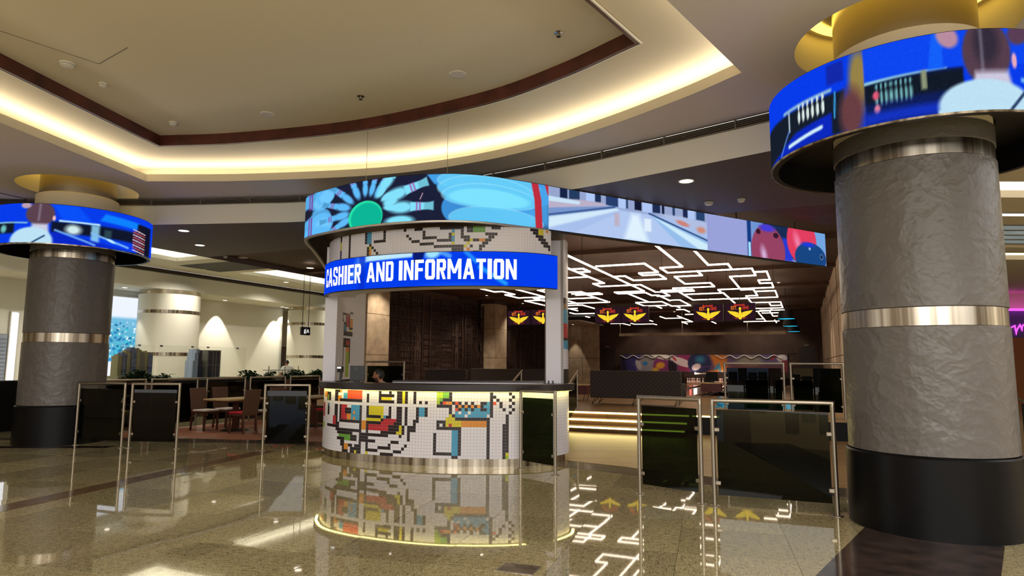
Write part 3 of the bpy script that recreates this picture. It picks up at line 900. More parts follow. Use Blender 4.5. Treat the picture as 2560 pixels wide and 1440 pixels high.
# stone strip along the curve, wood beyond it
Fs = F[3:-2]
S(MB().wall(offset(Fs, -.62), -.004, .004, .62, 1).build('trim_3', 'stone_strip'))
k1 = int(np.argmin(np.abs(Fs[:, 0] + 1.2)))
left_deck = [tuple(p) for p in Fs[:k1 + 1]] + [HP(13.9, -8.0)[:2], HP(20, -8.6)[:2], HP(20, -14.3)[:2], HP(9.2, -14.3)[:2]]
S(MB().prism(left_deck, -.004, .006).build('floor_deck', 'deck_terracotta', rz=None))
right_deck = [tuple(p) for p in Fs[k1:]] + [(4.9, 8.75), (6.5, 8.7), HP(10, 3)[:2], HP(16, 3)[:2], HP(16, -8.3)[:2], HP(13.9, -8.0)[:2]]
S(MB().prism(right_deck, -.004, .006).build('floor_hall_entry', 'hall_floor'))
# platform of the hall and its stairs
m = MB().box(-9.3, 15.83, 0.0, 2.2, 26, .45)
m.box(-14.4, 14.4, 0.0, -9.3, 41.6, .45)
m.box(-9.3, 26, 0.0, -8.5, 41.6, .45)
m.box(-1.0, 26, 0.0, 2.2, 41.6, .45)
S(m.build('floor_platform', 'hall_floor', rz=-HA))
st = S(empty('stairs', HP(15.17, -5.9, 0), -HA))
for k in range(3):
    z = .15 * (k + 1); y0 = .33 * k
    if k < 2:
        MB().box(-3.35, y0, z - .15, 3.4, y0 + .66, z).build('step', 'hall_floor', st)
    MB().box(-3.3, y0 - .012, z - .045, 3.38, y0 - .002, z - .01).build('step_light', 'em_step', st)
MB().box(3.45, .64, .412, 4.05, .652, .436).build('step_light', 'em_step', st)
MB().box(3.45, .652, .0, 7.9, .66, .40).build('riser', 'black_gloss', st)

# ---- hall walls
wl = S(MB().box(-15.2, 20.4, 0, -14.95, 42, 4.78).build('wall_left', 'hall_wall', rz=-HA))
wb = MB().box(-12.2, 41.9, 0, 2.2, 42.1, 4.78)
wb.box(-12.2, 41.5, 2.24, 1.6, 41.9, 4.78)
wb.box(-12.2, 41.5, 0, -10.75, 41.9, 2.3)
wb.box(-.85, 41.5, 0, 1.6, 41.9, 2.3)
wb.box(-10.75, 41.3, .45, -.85, 41.9, .5)
S(wb.build('wall_back', 'hall_wall', rz=-HA))
cw = S(empty('wall_concrete', HP(40, -13.2, .45), -HA))
for i, (x0, x1) in enumerate(((-1.9, -.62), (-.6, .3), (.32, 1.4))):
    for z0, z1 in ((0, 1.55), (1.57, 3.68)):
        MB().box(x0, 0, z0, x1, .12, z1).build('concrete_panel', 'concrete', cw, bevel=.004)
MB().box(-1.9, .13, 0, 1.4, .2, 4.2).build('backing', 'hall_wall', cw)
S(MB().box(-14.5, 36.5, 4.12, -11.9, 42, 4.2).build('ceiling_hall_corner', 'paint_soffit', rz=-HA))
cr_ = S(empty('wall_right', HP(19, 1.0, 0), -HA))
for i, (y0, y1) in enumerate(((0.0, 3.4), (3.43, 8.0), (8.03, 14), (14.03, 22.5))):
    for z0, z1 in ((0, 1.9), (1.92, 3.3), (3.32, 4.78)):
        MB().box(-.02 * i, y0, z0, .3, y1, z1).build('concrete_panel', 'concrete', cr_, bevel=.004)
MB().box(.3, 0, 0, .4, 22.5, 4.78).build('backing', 'hall_wall', cr_)
for nm, t0, t1 in (('door_1', -12.1, -11.15), ('door_2', -.3, .65)):
    d = S(empty(nm, HP(41.48, t0, .45), -HA))
    w = t1 - t0
    leaf = MB().box(0, -.02, 0, w, .02, 2.15).build('door_leaf', 'door_dark', d)
    MB().box(-.06, -.03, 0, 0, .03, 2.22).box(w, -.03, 0, w + .06, .03, 2.22).box(-.06, -.03, 2.16, w + .06, .03, 2.24).build('door_frame', 'hall_brown', d)
    MB().tube([(w - .12, -.03, 1.0), (w - .12, -.07, 1.0), (w - .24, -.07, 1.0)], .012, 6).build('door_handle', 'steel', leaf)
    MB().box(.3, -.06, 2.28, .55, -.02, 2.36).build('exit_lamp', 'plastic_grey', d)

# ---- mall corridor to the left of the hall
m = MB()
def hrect(s0, s1, t0, t1):
    return [HP(s0, t0)[:2], HP(s1, t0)[:2], HP(s1, t1)[:2], HP(s0, t1)[:2]]
rec = [(9.2, 16.3, -20.4, -17.0), (19.4, 33.0, -20.7, -17.0)]
loops = [hrect(3, 46, -22.5, -15.7)] + [hrect(*r) for r in rec]
cc = S(m.fill(loops, 5.2).build('ceiling_corridor', 'paint_far'))
m = MB(); e = MB()
for s0_, s1_, t0, t1 in rec:
    ring_ = np.array(hrect(s0_, s1_, t0, t1) + [HP(s0_, t0)[:2]])
    big = np.array(hrect(s0_ - .35, s1_ + .35, t0 - .35, t1 + .35) + [HP(s0_ - .35, t0 - .35)[:2]])
    mid0 = np.array(hrect(s0_ - .12, s1_ + .12, t0 - .12, t1 + .12) + [HP(s0_ - .12, t0 - .12)[:2]])
    mid1 = np.array(hrect(s0_ - .24, s1_ + .24, t0 - .24, t1 + .24) + [HP(s0_ - .24, t0 - .24)[:2]])
    m.wall(ring_, 5.2, 5.34)
    m.ribbon(ring_, big, 5.24)
    m.wall(big, 5.2, 5.62)
    m.fill([[tuple(p) for p in big[:4]]], 5.62)
    e.ribbon(mid0, mid1, 5.25, 5.33)
S(m.build('ceiling_corridor_recess', 'paint_far'))
tag(e.build('cove_light_strip', 'em_cove_far', cc), 'white light strips hidden in the corridor coves')
S(MB().fill([hrect(17.0, 18.9, -21.2, -16.6)], 5.195).build('ceiling_slot', 'black_matte'))
m = MB().wall([HP(3, -22.5)[:2], HP(46, -22.5)[:2]], 4.42, 5.03)
m.fill([hrect(3, 46, -27, -22.5)], 4.42)
S(m.build('wall_far_fascia', 'paint_far'))
g = MB().wall([HP(3, -22.52)[:2], HP(46, -22.52)[:2]], 5.03, 5.2)
S(g.build('trim_4', 'grille_dark'))
g = MB()
for k in range(4):
    g.wall([HP(3, -22.5)[:2], HP(46, -22.5)[:2]], 5.05 + k * .04, 5.06 + k * .04, .02, 1)
S(g.build('trim_5', 'grille_slat'))
m = MB().box(-24.7, 3, 0, -24.5, 26.0, 4.42)
m.box(-27, 25.8, 0, -24.5, 26.0, 4.42)
S(m.build('wall_far', 'paint_far', rz=-HA))
m = MB().box(-27.2, 26, 0, -26.1, 46, 4.42)
m.box(-27, 46, 0, -15, 46.2, 5.3)
m.box(-36, 3, 0, -15.5, 3.2, 5.3)
S(m.build('wall_far_recess', 'paint_cream', rz=-HA))
d = S(empty('door_3', HP(27.6, -26.08, 0), -HA))
MB().box(0, 0, 0, .03, .85, 2.42).build('door_leaf', 'door_brown', d)
MB().box(0, -.06, 0, .05, 0, 2.48).box(0, .85, 0, .05, .91, 2.48).box(0, -.06, 2.42, .05, .91, 2.48).build('door_frame', 'hall_brown', d)

# ---- mall to the right of the big column
def rr(x0, y0, x1, y1):
    return [(x0, y0), (x1, y0), (x1, y1), (x0, y1)]
m = MB()
for y0, y1 in ((8.8, 12.5), (13.7, 15.1), (15.45, 16.4), (19.6, 20.6), (21.9, 60)):
    m.fill([rr(7.57, y0, 45, y1)], 5.2)
for y0, y1 in ((12.5, 13.7), (20.6, 21.9)):
    m.fill([rr(7.57, y0 - .3, 45, y1 + .3)], 5.55)
    m.wall([(7.57, y1), (45, y1)], 5.2, 5.36)
    m.wall([(7.57, y1 + .3), (45, y1 + .3)], 5.2, 5.56)
cm = S(m.build('ceiling_mall', 'paint_cream'))
S(MB().fill([rr(7.57, 15.1, 45, 15.45)], 5.26).build('ceiling_mall_slot', 'black_matte'))
e = MB()
for y1 in (13.7, 21.9):
    e.add([(7.6, y1 + .08, 5.25), (45, y1 + .08, 5.25), (45, y1 + .2, 5.25), (7.6, y1 + .2, 5.25)], [(0, 1, 2, 3)])
tag(e.build('cove_light_strip', 'em_cove_far', cm), 'warm light strip hidden in the far cove')
sk = S(empty('window_1', (12, 16.4, 5.2)))
for k in range(5):
    MB().box(-4.4, k * .64, .0, 33, k * .64 + .16, .18).build('skylight_bar', 'skylight_bar', sk)
for k in range(4):
    for i in range(9):
        MB().box(-4 + i * 3.0, k * .64 + .17, .15, -4 + i * 3.0 + 2.9, k * .64 + .63, .16).build('pane', 'em_sky', sk)
m = MB().box(26, -6, 0, 26.3, 32, 5.2)
m.box(17.4, 32, 0, 45, 32.3, 5.2)
S(m.build('wall_mall', 'paint_cream'))

# ---- wall and lit shops behind the viewer, added for light and reflections
wr = S(MB().box(-27, -20.3, 0, 26, -20, 5.2).box(-27.3, -20, 0, -27, 4, 5.2).box(26, -20, 0, 26.3, -6, 5.2).build('wall_rear', 'hall_wall'))
shops = ((-20, 'em_shop_warm'), (-14, 'em_shop_cool'), (-8, 'em_shop_warm'), (-2, 'em_shop_dim'), (4, 'em_shop_cool'), (10, 'em_shop_warm'), (16, 'em_shop_dim'))
for x, mt_ in shops:
    w = S(empty('window_2', (x, -19.98, 0)))
    MB().box(-2.2, 0, .3, 2.2, .02, 2.6).build('pane', mt_, w)
    MB().box(-2.4, 0, 2.6, 2.4, .1, 3.4).build('shop_fascia', 'black_matte', w)
    for k in range(5):
        MB().box(-1.9 + k * .85, .02, .3, -1.3 + k * .85, .3, random.uniform(.8, 1.9)).build('display_stand', 'black_matte', w)

# ================================================================== THINGS
# ---- clad columns and their ring displays
def clad_column(c, label):
    t = empty('clad_column', (*c, 0))
    tag(t, label, 'column')
    R = .75
    MB().lathe([(R + .03, 0), (R + .03, .735), (R + .015, .75), (0, .75)], 64).build('base', 'black_gloss', t, smooth=True)
    for z0, z1 in ((.752, 1.99), (2.165, 3.66), (3.815, 4.02)):
        MB().lathe([(R - .02, z0), (R, z0 + .01), (R, z1 - .01), (R - .02, z1)], 64).build('plaster_drum', 'wrinkled_plaster', t, smooth=True)
    for z0, z1 in ((1.985, 2.17), (3.655, 3.82)):
        MB().lathe([(R - .03, z0), (R - .012, z0 + .004), (R - .012, z1 - .004), (R - .03, z1)], 64).build('steel_band', 'steel_bright', t, smooth=True)
    MB().lathe([(R - .01, 4.02), (R - .01, 4.98), (R - .05, 5.0), (.5, 5.0)], 64).build('capital', 'paint_cream', t, smooth=True)
    MB().lathe([(R - .06, 5.0), (R - .06, 5.75)], 64).build('steel_neck', 'steel', t, smooth=True)
    return t
clad_column(COLR, 'big grey plaster column with steel bands right of the glass barriers')
clad_column(COLL, 'grey plaster column with steel bands at the left edge')

def bowling_scene(xs, hp=110):
    """blue bowling advertisement seen on the ring displays"""
    return Pic(xs, 64, hp, (8, 60, 235))
def ring_display(c, label, pic, phis):
    t = empty('led_ring_display', (*c, 0)); tag(t, label, 'screen')
    R, z0, z1 = 1.4, 3.825, 4.57
    b0 = atan2(-c[1], -c[0])
    P = np.array([(R * cos(b0 + f), R * sin(b0 + f)) for f in phis])
    screen('display', P, pic, z0, z1, 'led_picture', t)
    MB().lathe([(R - .01, z0 - .02), (R + .006, z0 - .02), (R + .006, z0 - .001)], 80).build('lower_rim', 'steel_bright', t, smooth=True)
    MB().lathe([(R - .012, z0 - .02), (R - .012, z1 + .01), (R - .07, z1 + .01), (R - .07, z0 - .02), (R - .012, z0 - .02)], 80).build('housing', 'black_ledback', t, smooth=True)
    MB().lathe([(R - .07, z0 + .25), (.76, z0 + .25)], 64).build('soffit_plate', 'black_ledback', t, smooth=True)
    for k in range(6):
        w = 2 * pi * k / 6
        MB().bar((.74 * cos(w), .74 * sin(w), z0 + .3), (1.36 * cos(w), 1.36 * sin(w), z0 + .3), .05).build('bracket', 'black_matte', t)
    return t
phis = np.radians(np.linspace(-180, 180, 721))
pxR = np.interp(np.degrees(phis), [-180, -90, -75, -59, -45, -29, -14, 0, 14, 29, 45, 59, 75, 90, 180],
                [1500, 1900, 1929, 1947, 1991, 2061, 2155, 2267, 2388, 2503, 2600, 2668, 2720, 2780, 3200])
pc = bowling_scene(pxR, 110)
pc.rect(1400, 0, 2110, 62, (22, 30, 44), 6)
pc.poly([(1930, 0), (2075, 0), (2075, 34), (1990, 26)], (12, 40, 190), 5)
pc.line(1965, 66, 2075, 68, 5, (150, 190, 215), 1, 4)
for i in range(6):
    pc.ell(2000 + i * 11, 48, 3.6, 13, (225, 240, 235), 0, .4); pc.ell(2000 + i * 11, 63, 2.6, 6, (225, 240, 235), 0, .4)
pc.rect(1975, 32, 1978, 64, (190, 210, 215), 2)
pc.line(1975, 10, 2050, 18, 6, (210, 240, 250), 1, 3)
pc.line(1950, 0, 1975, 34, 3, (90, 140, 225), 1, 3)
pc.line(2083, 26, 2086, 62, 4, (60, 160, 230), 1, 2)
pc.rect(2066, 76, 2110, 106, (20, 40, 170), 6)
pc.ell(2145, 70, 30, 60, (150, 130, 70), 0, .5); pc.ell(2125, 25, 38, 48, (105, 62, 66), 0, .5)
pc.rect(2158, 0, 2420, 60, (16, 30, 90), 5)
pc.rect(2158, 30, 2420, 58, (18, 26, 40), 8)
pc.line(2160, 60, 2380, 63, 5, (150, 205, 220), 1, 3)
pc.rect(2158, 62, 2620, 112, (14, 70, 240), 3)
pc.poly([(2330, 62), (2345, 112), (2375, 112), (2370, 62)], (20, 96, 250), 5)
for i in range(8):
    pc.ell(2190 + i * 13, 36, 5, 14, (130, 200, 205), 0, .6, .9); pc.ell(2190 + i * 13, 52, 4, 6, (120, 190, 200), 0, .6, .9)
pc.ell(2188, 40, 11, 8, (225, 90, 120), 0, .5); pc.ell(2190, 20, 10, 9, (225, 130, 160), 0, .5)
pc.rect(2158, 0, 2420, 16, (20, 50, 190), 10)
pc.rect(2310, 36, 2325, 62, (140, 150, 120), 5)
pc.ell(2480, 78, 62, 48, (86, 62, 76), 0, .12); pc.ell(2482, 90, 42, 40, (52, 44, 58), 0, .5)
pc.line(2470, 112, 2470, 55, 6, (150, 145, 165), .7, 8)
pc.ell(2385, 104, 34, 18, (186, 140, 160), -14, .3); pc.ell(2560, 104, 32, 18, (90, 62, 86), 12, .3)
pc.ell(2545, 66, 7, 13, (235, 170, 190), 0, .4)
pc.poly([(2440, 20), (2450, 52), (2530, 52), (2540, 20)], (205, 200, 222), 10)
pc.ell(2465, 8, 120, 36, (190, 226, 244), 0, .12); pc.rect(2350, -5, 2580, 4, (190, 226, 244), 3)
pc.line(2530, 0, 2562, 22, 5, (40, 60, 100), 1, 3)
pc.rect(2585, 0, 2900, 60, (10, 30, 150), 12); pc.line(2560, 40, 2760, 10, 6, (120, 190, 240), 1, 5)
pc.rect(2590, 62, 2700, 70, (220, 240, 250), 4)
pc.noise(1.5)
ring_display(COLR, 'curved led ring with a bowler seen from behind, round the big right column', pc, phis)
pxL = np.interp(np.degrees(phis), [-180, -90, -75, -59, -45, -29, -14, 0, 14, 29, 45, 59, 75, 90, 180],
                [-220, -60, -40, -10, 27, 74, 129, 188, 244, 294, 334, 362, 375, 379, 480])
pc = bowling_scene(pxL, 100)
pc.rect(-100, 24, 30, 52, (18, 26, 40), 6); pc.line(-60, 54, 60, 50, 4, (130, 190, 220), 1, 3)
pc.ell(2, 36, 12, 14, (110, 190, 190), 0, .6)
pc.rect(120, 26, 340, 56, (16, 22, 44), 8)
pc.ell(180, 38, 30, 18, (210, 235, 235), 0, .6); pc.rect(140, 56, 250, 61, (200, 240, 255), 3)
pc.rect(228, 4, 250, 56, (150, 215, 245), 8, .85); pc.rect(262, 28, 280, 48, (44, 70, 80), 6)
pc.poly([(120, 0), (120, 30), (330, 0)], (10, 40, 200), 6)
pc.line(130, 34, 240, 4, 5, (110, 170, 245), 1, 4); pc.line(230, 34, 320, 10, 5, (130, 190, 250), 1, 4)
pc.ell(280, 20, 16, 5, (190, 240, 255), -20, .6)
pc.poly([(150, 62), (120, 100), (190, 100), (230, 62)], (10, 80, 250), 8); pc.poly([(250, 70), (340, 64), (346, 84), (262, 90)], (14, 130, 255), 6)
pc.ell(92, 74, 38, 34, (92, 66, 78), 0, .15); pc.line(90, 100, 88, 58, 5, (160, 150, 170), .6, 6)
pc.ell(56, 95, 14, 10, (190, 160, 180), 0, .4); pc.ell(126, 64, 5, 9, (240, 190, 190), 0, .5)
pc.poly([(66, 20), (72, 48), (112, 48), (116, 20)], (204, 205, 225), 8)
pc.ell(74, 4, 56, 38, (188, 226, 246), 0, .14); pc.line(75, 0, 105, 18, 4, (40, 70, 110), 1, 3)
pc.rect(342, 0, 372, 82, (18, 20, 40), 4)
pc.ell(344, 36, 14, 34, (60, 40, 80), 0, .3)
for k in range(9):
    pc.line(332, 8 + k * 7.0, 362, 2 + k * 7.0, 2.6, [(226, 200, 200), (200, 80, 70)][k % 2], 1, 1)
pc.noise(1.5)
ring_display(COLL, 'curved led ring with a bowler and striped shirt, round the left column', pc, phis)

# ---- the round cashier kiosk
DR = spline([(-3.5, 12.45), (-3.36, 11.95), (-3.0, 11.42), (-2.2, 10.9), (-1.2, 10.55), (-.2, 10.5), (.5, 10.72), (.9, 11.15), (1.0, 11.55)], 16)
DS = arclen(DR)
def mosaic(name, parent, path, s, art, z0, z1, u0, u1, extra=None, out=-1.0):
    """proud square tiles over a grout wall; art rows run from the top"""
    rows = len(art); pitch = .05
    cols = int((u1 - u0) / pitch)
    hz = (z1 - z0) / rows
    keys = list(TILE_KEYS)
    m = MB()
    op = offset(path, .004 * out)
    for i in range(rows):
        za = z1 - (i + 1) * hz + .0016; zb = z1 - i * hz - .0016
        for j in range(cols):
            a = u0 + j * pitch + .0016; b = u0 + (j + 1) * pitch - .0016
            ch = art[i][j] if j < len(art[i]) else '.'
            m.mi = keys.index(ch) if ch in keys else 0
            p = along(path, s, [a, b]); q = along(op, s, [a, b])
            v = [(*p[0], za), (*p[1], za), (*p[1], zb), (*p[0], zb), (*q[0], za), (*q[1], za), (*q[1], zb), (*q[0], zb)]
            m.add(v, [(4, 5, 6, 7), (0, 1, 5, 4), (1, 2, 6, 5), (2, 3, 7, 6), (3, 0, 4, 7)])
    o = m.build(name, ['tile_' + k for k in keys], parent)
    o['kind'] = 'stuff'
    return o
ck = empty('cashier_counter', (0, 0, 0))
tag(ck, 'curved cashier counter faced with white and coloured mosaic, black top', 'counter')
MB().wall(offset(DR, .03), .0, .12, .02, 1).build('plinth', 'steel_bright', ck)
MB().wall(DR, .12, 1.155, .05, 1).build('front_wall', 'grout', ck)
tag(mosaic('mosaic_tiles', ck, DR, DS, COUNTER_ART, .12, 1.155, 0.0, DS[-1] - .02), 'white mosaic with blocky coloured figures')
MB().wall(offset(DR, -.1), 1.165, 1.275, .62, 1).build('countertop', 'counter_top', ck)
MB().ribbon(offset(DR, -.085), offset(DR, -.04), 1.163).build('light_strip', 'em_counter', ck)
MB().wall(offset(DR, .36), .02, 1.165, .04, 1).build('inner_panel', 'panel_white', ck)
sh = empty('counter_shelf', (-.75, 11.55, 0)); tag(sh, 'low white ledge with dark top standing inside the cashier counter', 'shelf')
MB().box(-1.3, -.16, 1.2, 1.3, .16, 1.285).build('front_board', 'panel_white', sh)
MB().box(-1.3, -.17, 1.285, 1.32, .2, 1.31).build('top_board', 'counter_top', sh)
MB().box(-1.25, -.1, 0, -1.15, .1, 1.2).build('leg', 'panel_white', sh)
MB().box(1.15, -.1, 0, 1.25, .1, 1.2).build('leg', 'panel_white', sh)

kk = empty('mosaic_kiosk', (0, 0, 0)); tag(kk, 'round white kiosk shell with mosaic header band above the counter', 'kiosk')
LW = spline([(-3.52, 12.3), (-3.6, 12.9), (-3.58, 13.6), (-3.42, 14.35)], 8)
MB().wall(LW, 1.275, 3.8, .22, -1).build('side_wall', 'panel_white', kk)
IN = offset(LW, -.221); INs = arclen(IN)
art = []
pat = {}
def blk(r0, c0, r1, c1, k):
    for r in range(r0, r1):
        for c in range(c0, c1): pat[(r, c)] = k
# inside face, columns run from the near jamb inwards
for b in ((5, 15, 6, 21, 'K'), (5, 15, 9, 16, 'K'), (8, 15, 9, 17, 'K'), (5, 20, 14, 21, 'K'), (9, 17, 10, 21, 'K'), (9, 17, 14, 18, 'K'), (10, 18, 13, 20, 'B'),
          (5, 21, 11, 24, 'R'), (5, 24, 11, 25, 'K'), (4, 25, 5, 28, 'K'), (7, 25, 11, 28, 'O'), (11, 24, 12, 28, 'K'), (12, 25, 13, 27, 'Y'), (13, 17, 15, 28, 'K'),
          (16, 17, 20, 26, 'K'), (17, 21, 19, 25, 'R'), (20, 17, 33, 18, 'K'), (20, 21, 22, 25, 'O'), (22, 21, 33, 25, 'L'), (20, 25, 27, 26, 'K'), (26, 21, 27, 22, 'O')):
    blk(*b)
art = [''.join(pat.get((r, c), '.') for c in range(44)) for r in range(34)]
tag(mosaic('mosaic_tiles', kk, IN, INs, art, 1.28, 2.85, 0.0, INs[-1], out=-1.0), 'mosaic on the inside face')
RW = spline([(.9, 11.5), (.98, 12.1), (1.02, 12.8), (.98, 13.5)], 8)
MB().wall(RW, 0, 3.8, .3, 1).build('side_wall', 'panel_white', kk)
RT = spline([(.905, 11.48), (.97, 11.62), (1.02, 11.9), (1.04, 12.4)], 8); RTs = arclen(RT)
MB().wall(RT, .12, 3.8, .05, 1).build('side_face', 'grout', kk)
stripes = []
for r in range(74):
    z = 3.82 - (r + .5) * .05
    ch = '.'
    for za, zb, k in ((1.2, 1.5, 'K'), (1.02, 1.2, 'R'), (.95, 1.02, 'K'), (.66, .72, 'K'), (.5, .66, 'T'), (.26, .31, 'K'), (.17, .26, 'B'), (.12, .17, 'K'),
                      (2.3, 2.55, 'B'), (2.08, 2.3, 'R'), (2.02, 2.08, 'K'), (1.85, 2.02, 'B'), (2.55, 2.66, 'T'), (2.66, 2.75, 'K')):
        if za <= z < zb: ch = k
    stripes.append(ch * 24)
tag(mosaic('mosaic_tiles', kk, RT, RTs, stripes, .12, 3.82, 0, RTs[-1] - .01), 'banded mosaic on the right tower')
HD_u = np.linspace(.05, 5.12, 120)
HD = along(DR, DS, HD_u); HDs = arclen(HD)
MB().wall(HD, 2.86, 3.83, .18, 1).build('header_wall', 'panel_white', kk)
tag(mosaic('mosaic_tiles', kk, DR, DS, HEADER_ART[2:], 3.38, 3.83, .05, 5.12), 'mosaic header band')
MB().ribbon(offset(HD, .0), offset(HD, .5), 2.858).build('header_soffit', 'panel_white', kk)
top = [tuple(p) for p in HD] + [(1.0, 13.5), (-3.45, 14.3)]
MB().prism(top, 3.8, 3.829).build('roof', 'black_ledback', kk)

sg = empty('cashier_sign', (0, 0, 0)); tag(sg, 'curved blue led sign reading CASHIER AND INFORMATION', 'sign')
us = np.linspace(.12, 5.2, 560)
SGc = offset(DR, -.07)
px = np.interp(us, [0.12, .25, .52, .82, 1.17, 1.62, 2.12, 2.65, 3.19, 3.71, 4.19, 4.59, 4.93, 5.24], [815, 817, 823, 833, 854, 896, 953, 1021, 1096, 1175, 1249, 1309, 1356, 1390])
pc = Pic(px, 48, 84, (4, 62, 236))
pc.poly([(920, 70), (920, 90), (1040, 90), (1035, 74)], (190, 232, 255), 5); pc.ell(1085, 84, 26, 20, (160, 228, 255), 20, .5)
pc.poly([(1040, 60), (1036, 90), (1068, 90), (1060, 66)], (10, 26, 110), 5)
pc.poly([(880, 30), (900, 84), (925, 84), (905, 30)], (110, 170, 250), 14, .6)
pc.line(1165, 84, 1190, 60, 10, (40, 150, 255), .9, 7); pc.line(1200, 46, 1262, 6, 10, (40, 170, 255), .9, 7); pc.line(1105, 84, 1125, 74, 12, (110, 190, 255), .7, 6)
pc.rect(905, 0, 920, 84, (6, 40, 190), 5, .6); pc.ell(1150, 0, 120, 12, (30, 100, 255), 0, .8, .5)
pc.noise(1)
screen('display', along(SGc, DS, us), pc, 2.85, 3.4, 'led_picture', sg)
sgl = along(offset(DR, -.066), DS, us)
MB().wall(sgl, 2.84, 3.41, .06, 1).build('housing', 'black_ledback', sg)
lett = MB()
def q4(x0, y0, x1, y1):
    return [(x0, y0), (x1, y0), (x1, y1), (x0, y1)]
CAPT = [(0, .83), (1, .83), (1, .88), (.86, 1), (.14, 1), (0, .88)]
CAPB = [(0, .12), (.14, 0), (.86, 0), (1, .12), (1, .17), (0, .17)]
GLYPH = {
    'I': [q4(0, 0, 1, 1)],
    'H': [q4(0, 0, .34, 1), q4(.66, 0, 1, 1), q4(.34, .42, .66, .58)],
    'E': [q4(0, 0, .38, 1), q4(.38, 0, 1, .17), q4(.38, .42, .9, .58), q4(.38, .83, 1, 1)],
    'F': [q4(0, 0, .38, 1), q4(.38, .42, .9, .58), q4(.38, .83, 1, 1)],
    'T': [q4(.32, 0, .68, .83), q4(0, .83, 1, 1)],
    'N': [q4(0, 0, .28, 1), q4(.72, 0, 1, 1), [(0, 1), (.7, 0), (1, 0), (.3, 1)]],
    'M': [q4(0, 0, .23, 1), q4(.77, 0, 1, 1), [(0, 1), (.4, .28), (.6, .28), (.24, 1)], [(.76, 1), (.4, .28), (.6, .28), (1, 1)]],
    'A': [[(0, 0), (.29, 0), (.61, 1), (.34, 1)], [(1, 0), (.66, 1), (.39, 1), (.71, 0)], q4(.22, .2, .78, .36)],
    'C': [CAPT, CAPB, q4(0, .17, .34, .83), q4(.66, .64, 1, .83), q4(.66, .17, 1, .36)],
    'O': [CAPT, CAPB, q4(0, .17, .34, .83), q4(.66, .17, 1, .83)],
    'D': [q4(0, 0, .34, 1), [(.34, .83), (1, .83), (1, .88), (.84, 1), (.34, 1)], [(.34, 0), (.84, 0), (1, .12), (1, .17), (.34, .17)], q4(.66, .17, 1, .83)],
    'R': [q4(0, 0, .34, 1), [(.34, .83), (1, .83), (1, .88), (.86, 1), (.34, 1)], q4(.34, .42, .92, .58), q4(.66, .52, 1, .83), [(.4, .42), (.68, 0), (1, 0), (.74, .42)]],
    'S': [CAPT, CAPB, q4(0, .54, .34, .83), q4(.66, .66, 1, .83), [(0, .54), (.66, .4), (1, .46), (.34, .6)], q4(.66, .17, 1, .46), q4(0, .17, .34, .34)],
}
for word, u0, u1 in (('CASHIER', .66, 1.75), ('AND', 1.88, 2.42), ('INFORMATION', 2.52, 4.45)):
    wide = [{'I': .42, 'M': 1.35, 'N': 1.05, 'A': 1.12, 'O': 1.0}.get(ch, .92) for ch in word]
    gap = .15
    unit = (u1 - u0) / (sum(wide) + gap * (len(word) - 1))
    x = u0
    for ch, w in zip(word, wide):
        for poly_ in GLYPH[ch]:
            uu_ = [x + p[0] * w * unit for p in poly_]
            pp = along(offset(DR, -.078), DS, uu_)
            lett.add([(pp[i][0], pp[i][1], 2.955 + poly_[i][1] * .33) for i in range(len(poly_))], [tuple(range(len(poly_)))])
        x += (w + gap) * unit
lett.build('lettering', 'em_white', sg)

# ---- led ribbon: ring round the kiosk and the straight screen
RG = spline([(-4.75, 16.9), (-4.3, 14.6), (-4.0, 12.9), (-3.88, 12.1), (-3.7, 11.6), (-3.17, 11.1), (-2.5, 10.62), (-1.8, 10.3), (-1.1, 10.16), (-.4, 10.28), (.61, 10.83)], 14)
RS = arclen(RG)
rs = empty('led_ring_screen', (0, 0, 0)); tag(rs, 'curved led screen with flying pins and green ball hung over the kiosk', 'screen')
us = np.linspace(0, RS[-1], 900)
px = np.interp(us, [0, 4.0, 4.55, 4.88, 5.16, 5.42, 5.76, 6.15, 6.56, 6.97, 7.36, 7.74, 8.11, 8.46, 8.79, 9.17, 9.72, 10.33],
               [500, 690, 720, 742, 757, 768, 791, 823, 860, 904, 951, 1001, 1054, 1108, 1160, 1219, 1294, 1371])
Hh = 112
pc = Pic(px, 72, Hh, (28, 32, 56))
LB, LC, LD = (96, 188, 250), (132, 226, 252), (60, 140, 220)
for cx, cy, r in ((800, 88, 30), (812, 98, 26), (798, 36, 32), (806, 24, 30), (782, 66, 0)):
    if r: pc.ell(cx, cy, r, r, LB, 0, .12, .85); pc.ell(cx + 4, cy - 6, r * .75, r * .75, (120, 205, 255), 0, .2, .8)
pc.rect(600, 74, 778, 112, LB, 6, .9); pc.rect(600, 0, 778, 44, LB, 6, .9); pc.ell(790, 0, 46, 22, LB, 0, .3)
for x in (774, 780):
    pc.line(x, 112, x, 68, 3, (130, 60, 150), 1, 2); pc.line(x, 46, x, 0, 3, (130, 60, 150), 1, 2)
pc.ell(768, 58, 16, 13, (28, 32, 50), 0, .3)
for k, (ang, L_) in enumerate(((186, 74), (160, 74), (208, 70), (136, 78), (112, 74), (92, 66), (76, 66), (60, 72))):
    r0 = 62 if k < 3 else (66 if k < 8 else 84)
    cx = 915 + cos(radians(ang)) * (r0 + (38 if k >= 9 else 0)); cy = 38 + sin(radians(ang)) * r0 * .8
    pc.pin(cx, cy, L_, ang, LB, (150, 80, 160), .45, .8 if 2 < k < 8 else 1.0)
for cx, cy, L_, ang in ((966, 100, 96, 48), (990, 68, 116, 19), (1004, 35, 112, 0)):
    pc.pin(cx, cy, L_, ang, LC, (160, 84, 164), .5)
for ang in (52, 30, 10, -6):
    pc.ell(915 + cos(radians(ang)) * 62, 42 + sin(radians(ang)) * 46, 22, 10, LC, ang, .4)
pc.ell(1000, 2, 44, 16, LC, 0, .4)
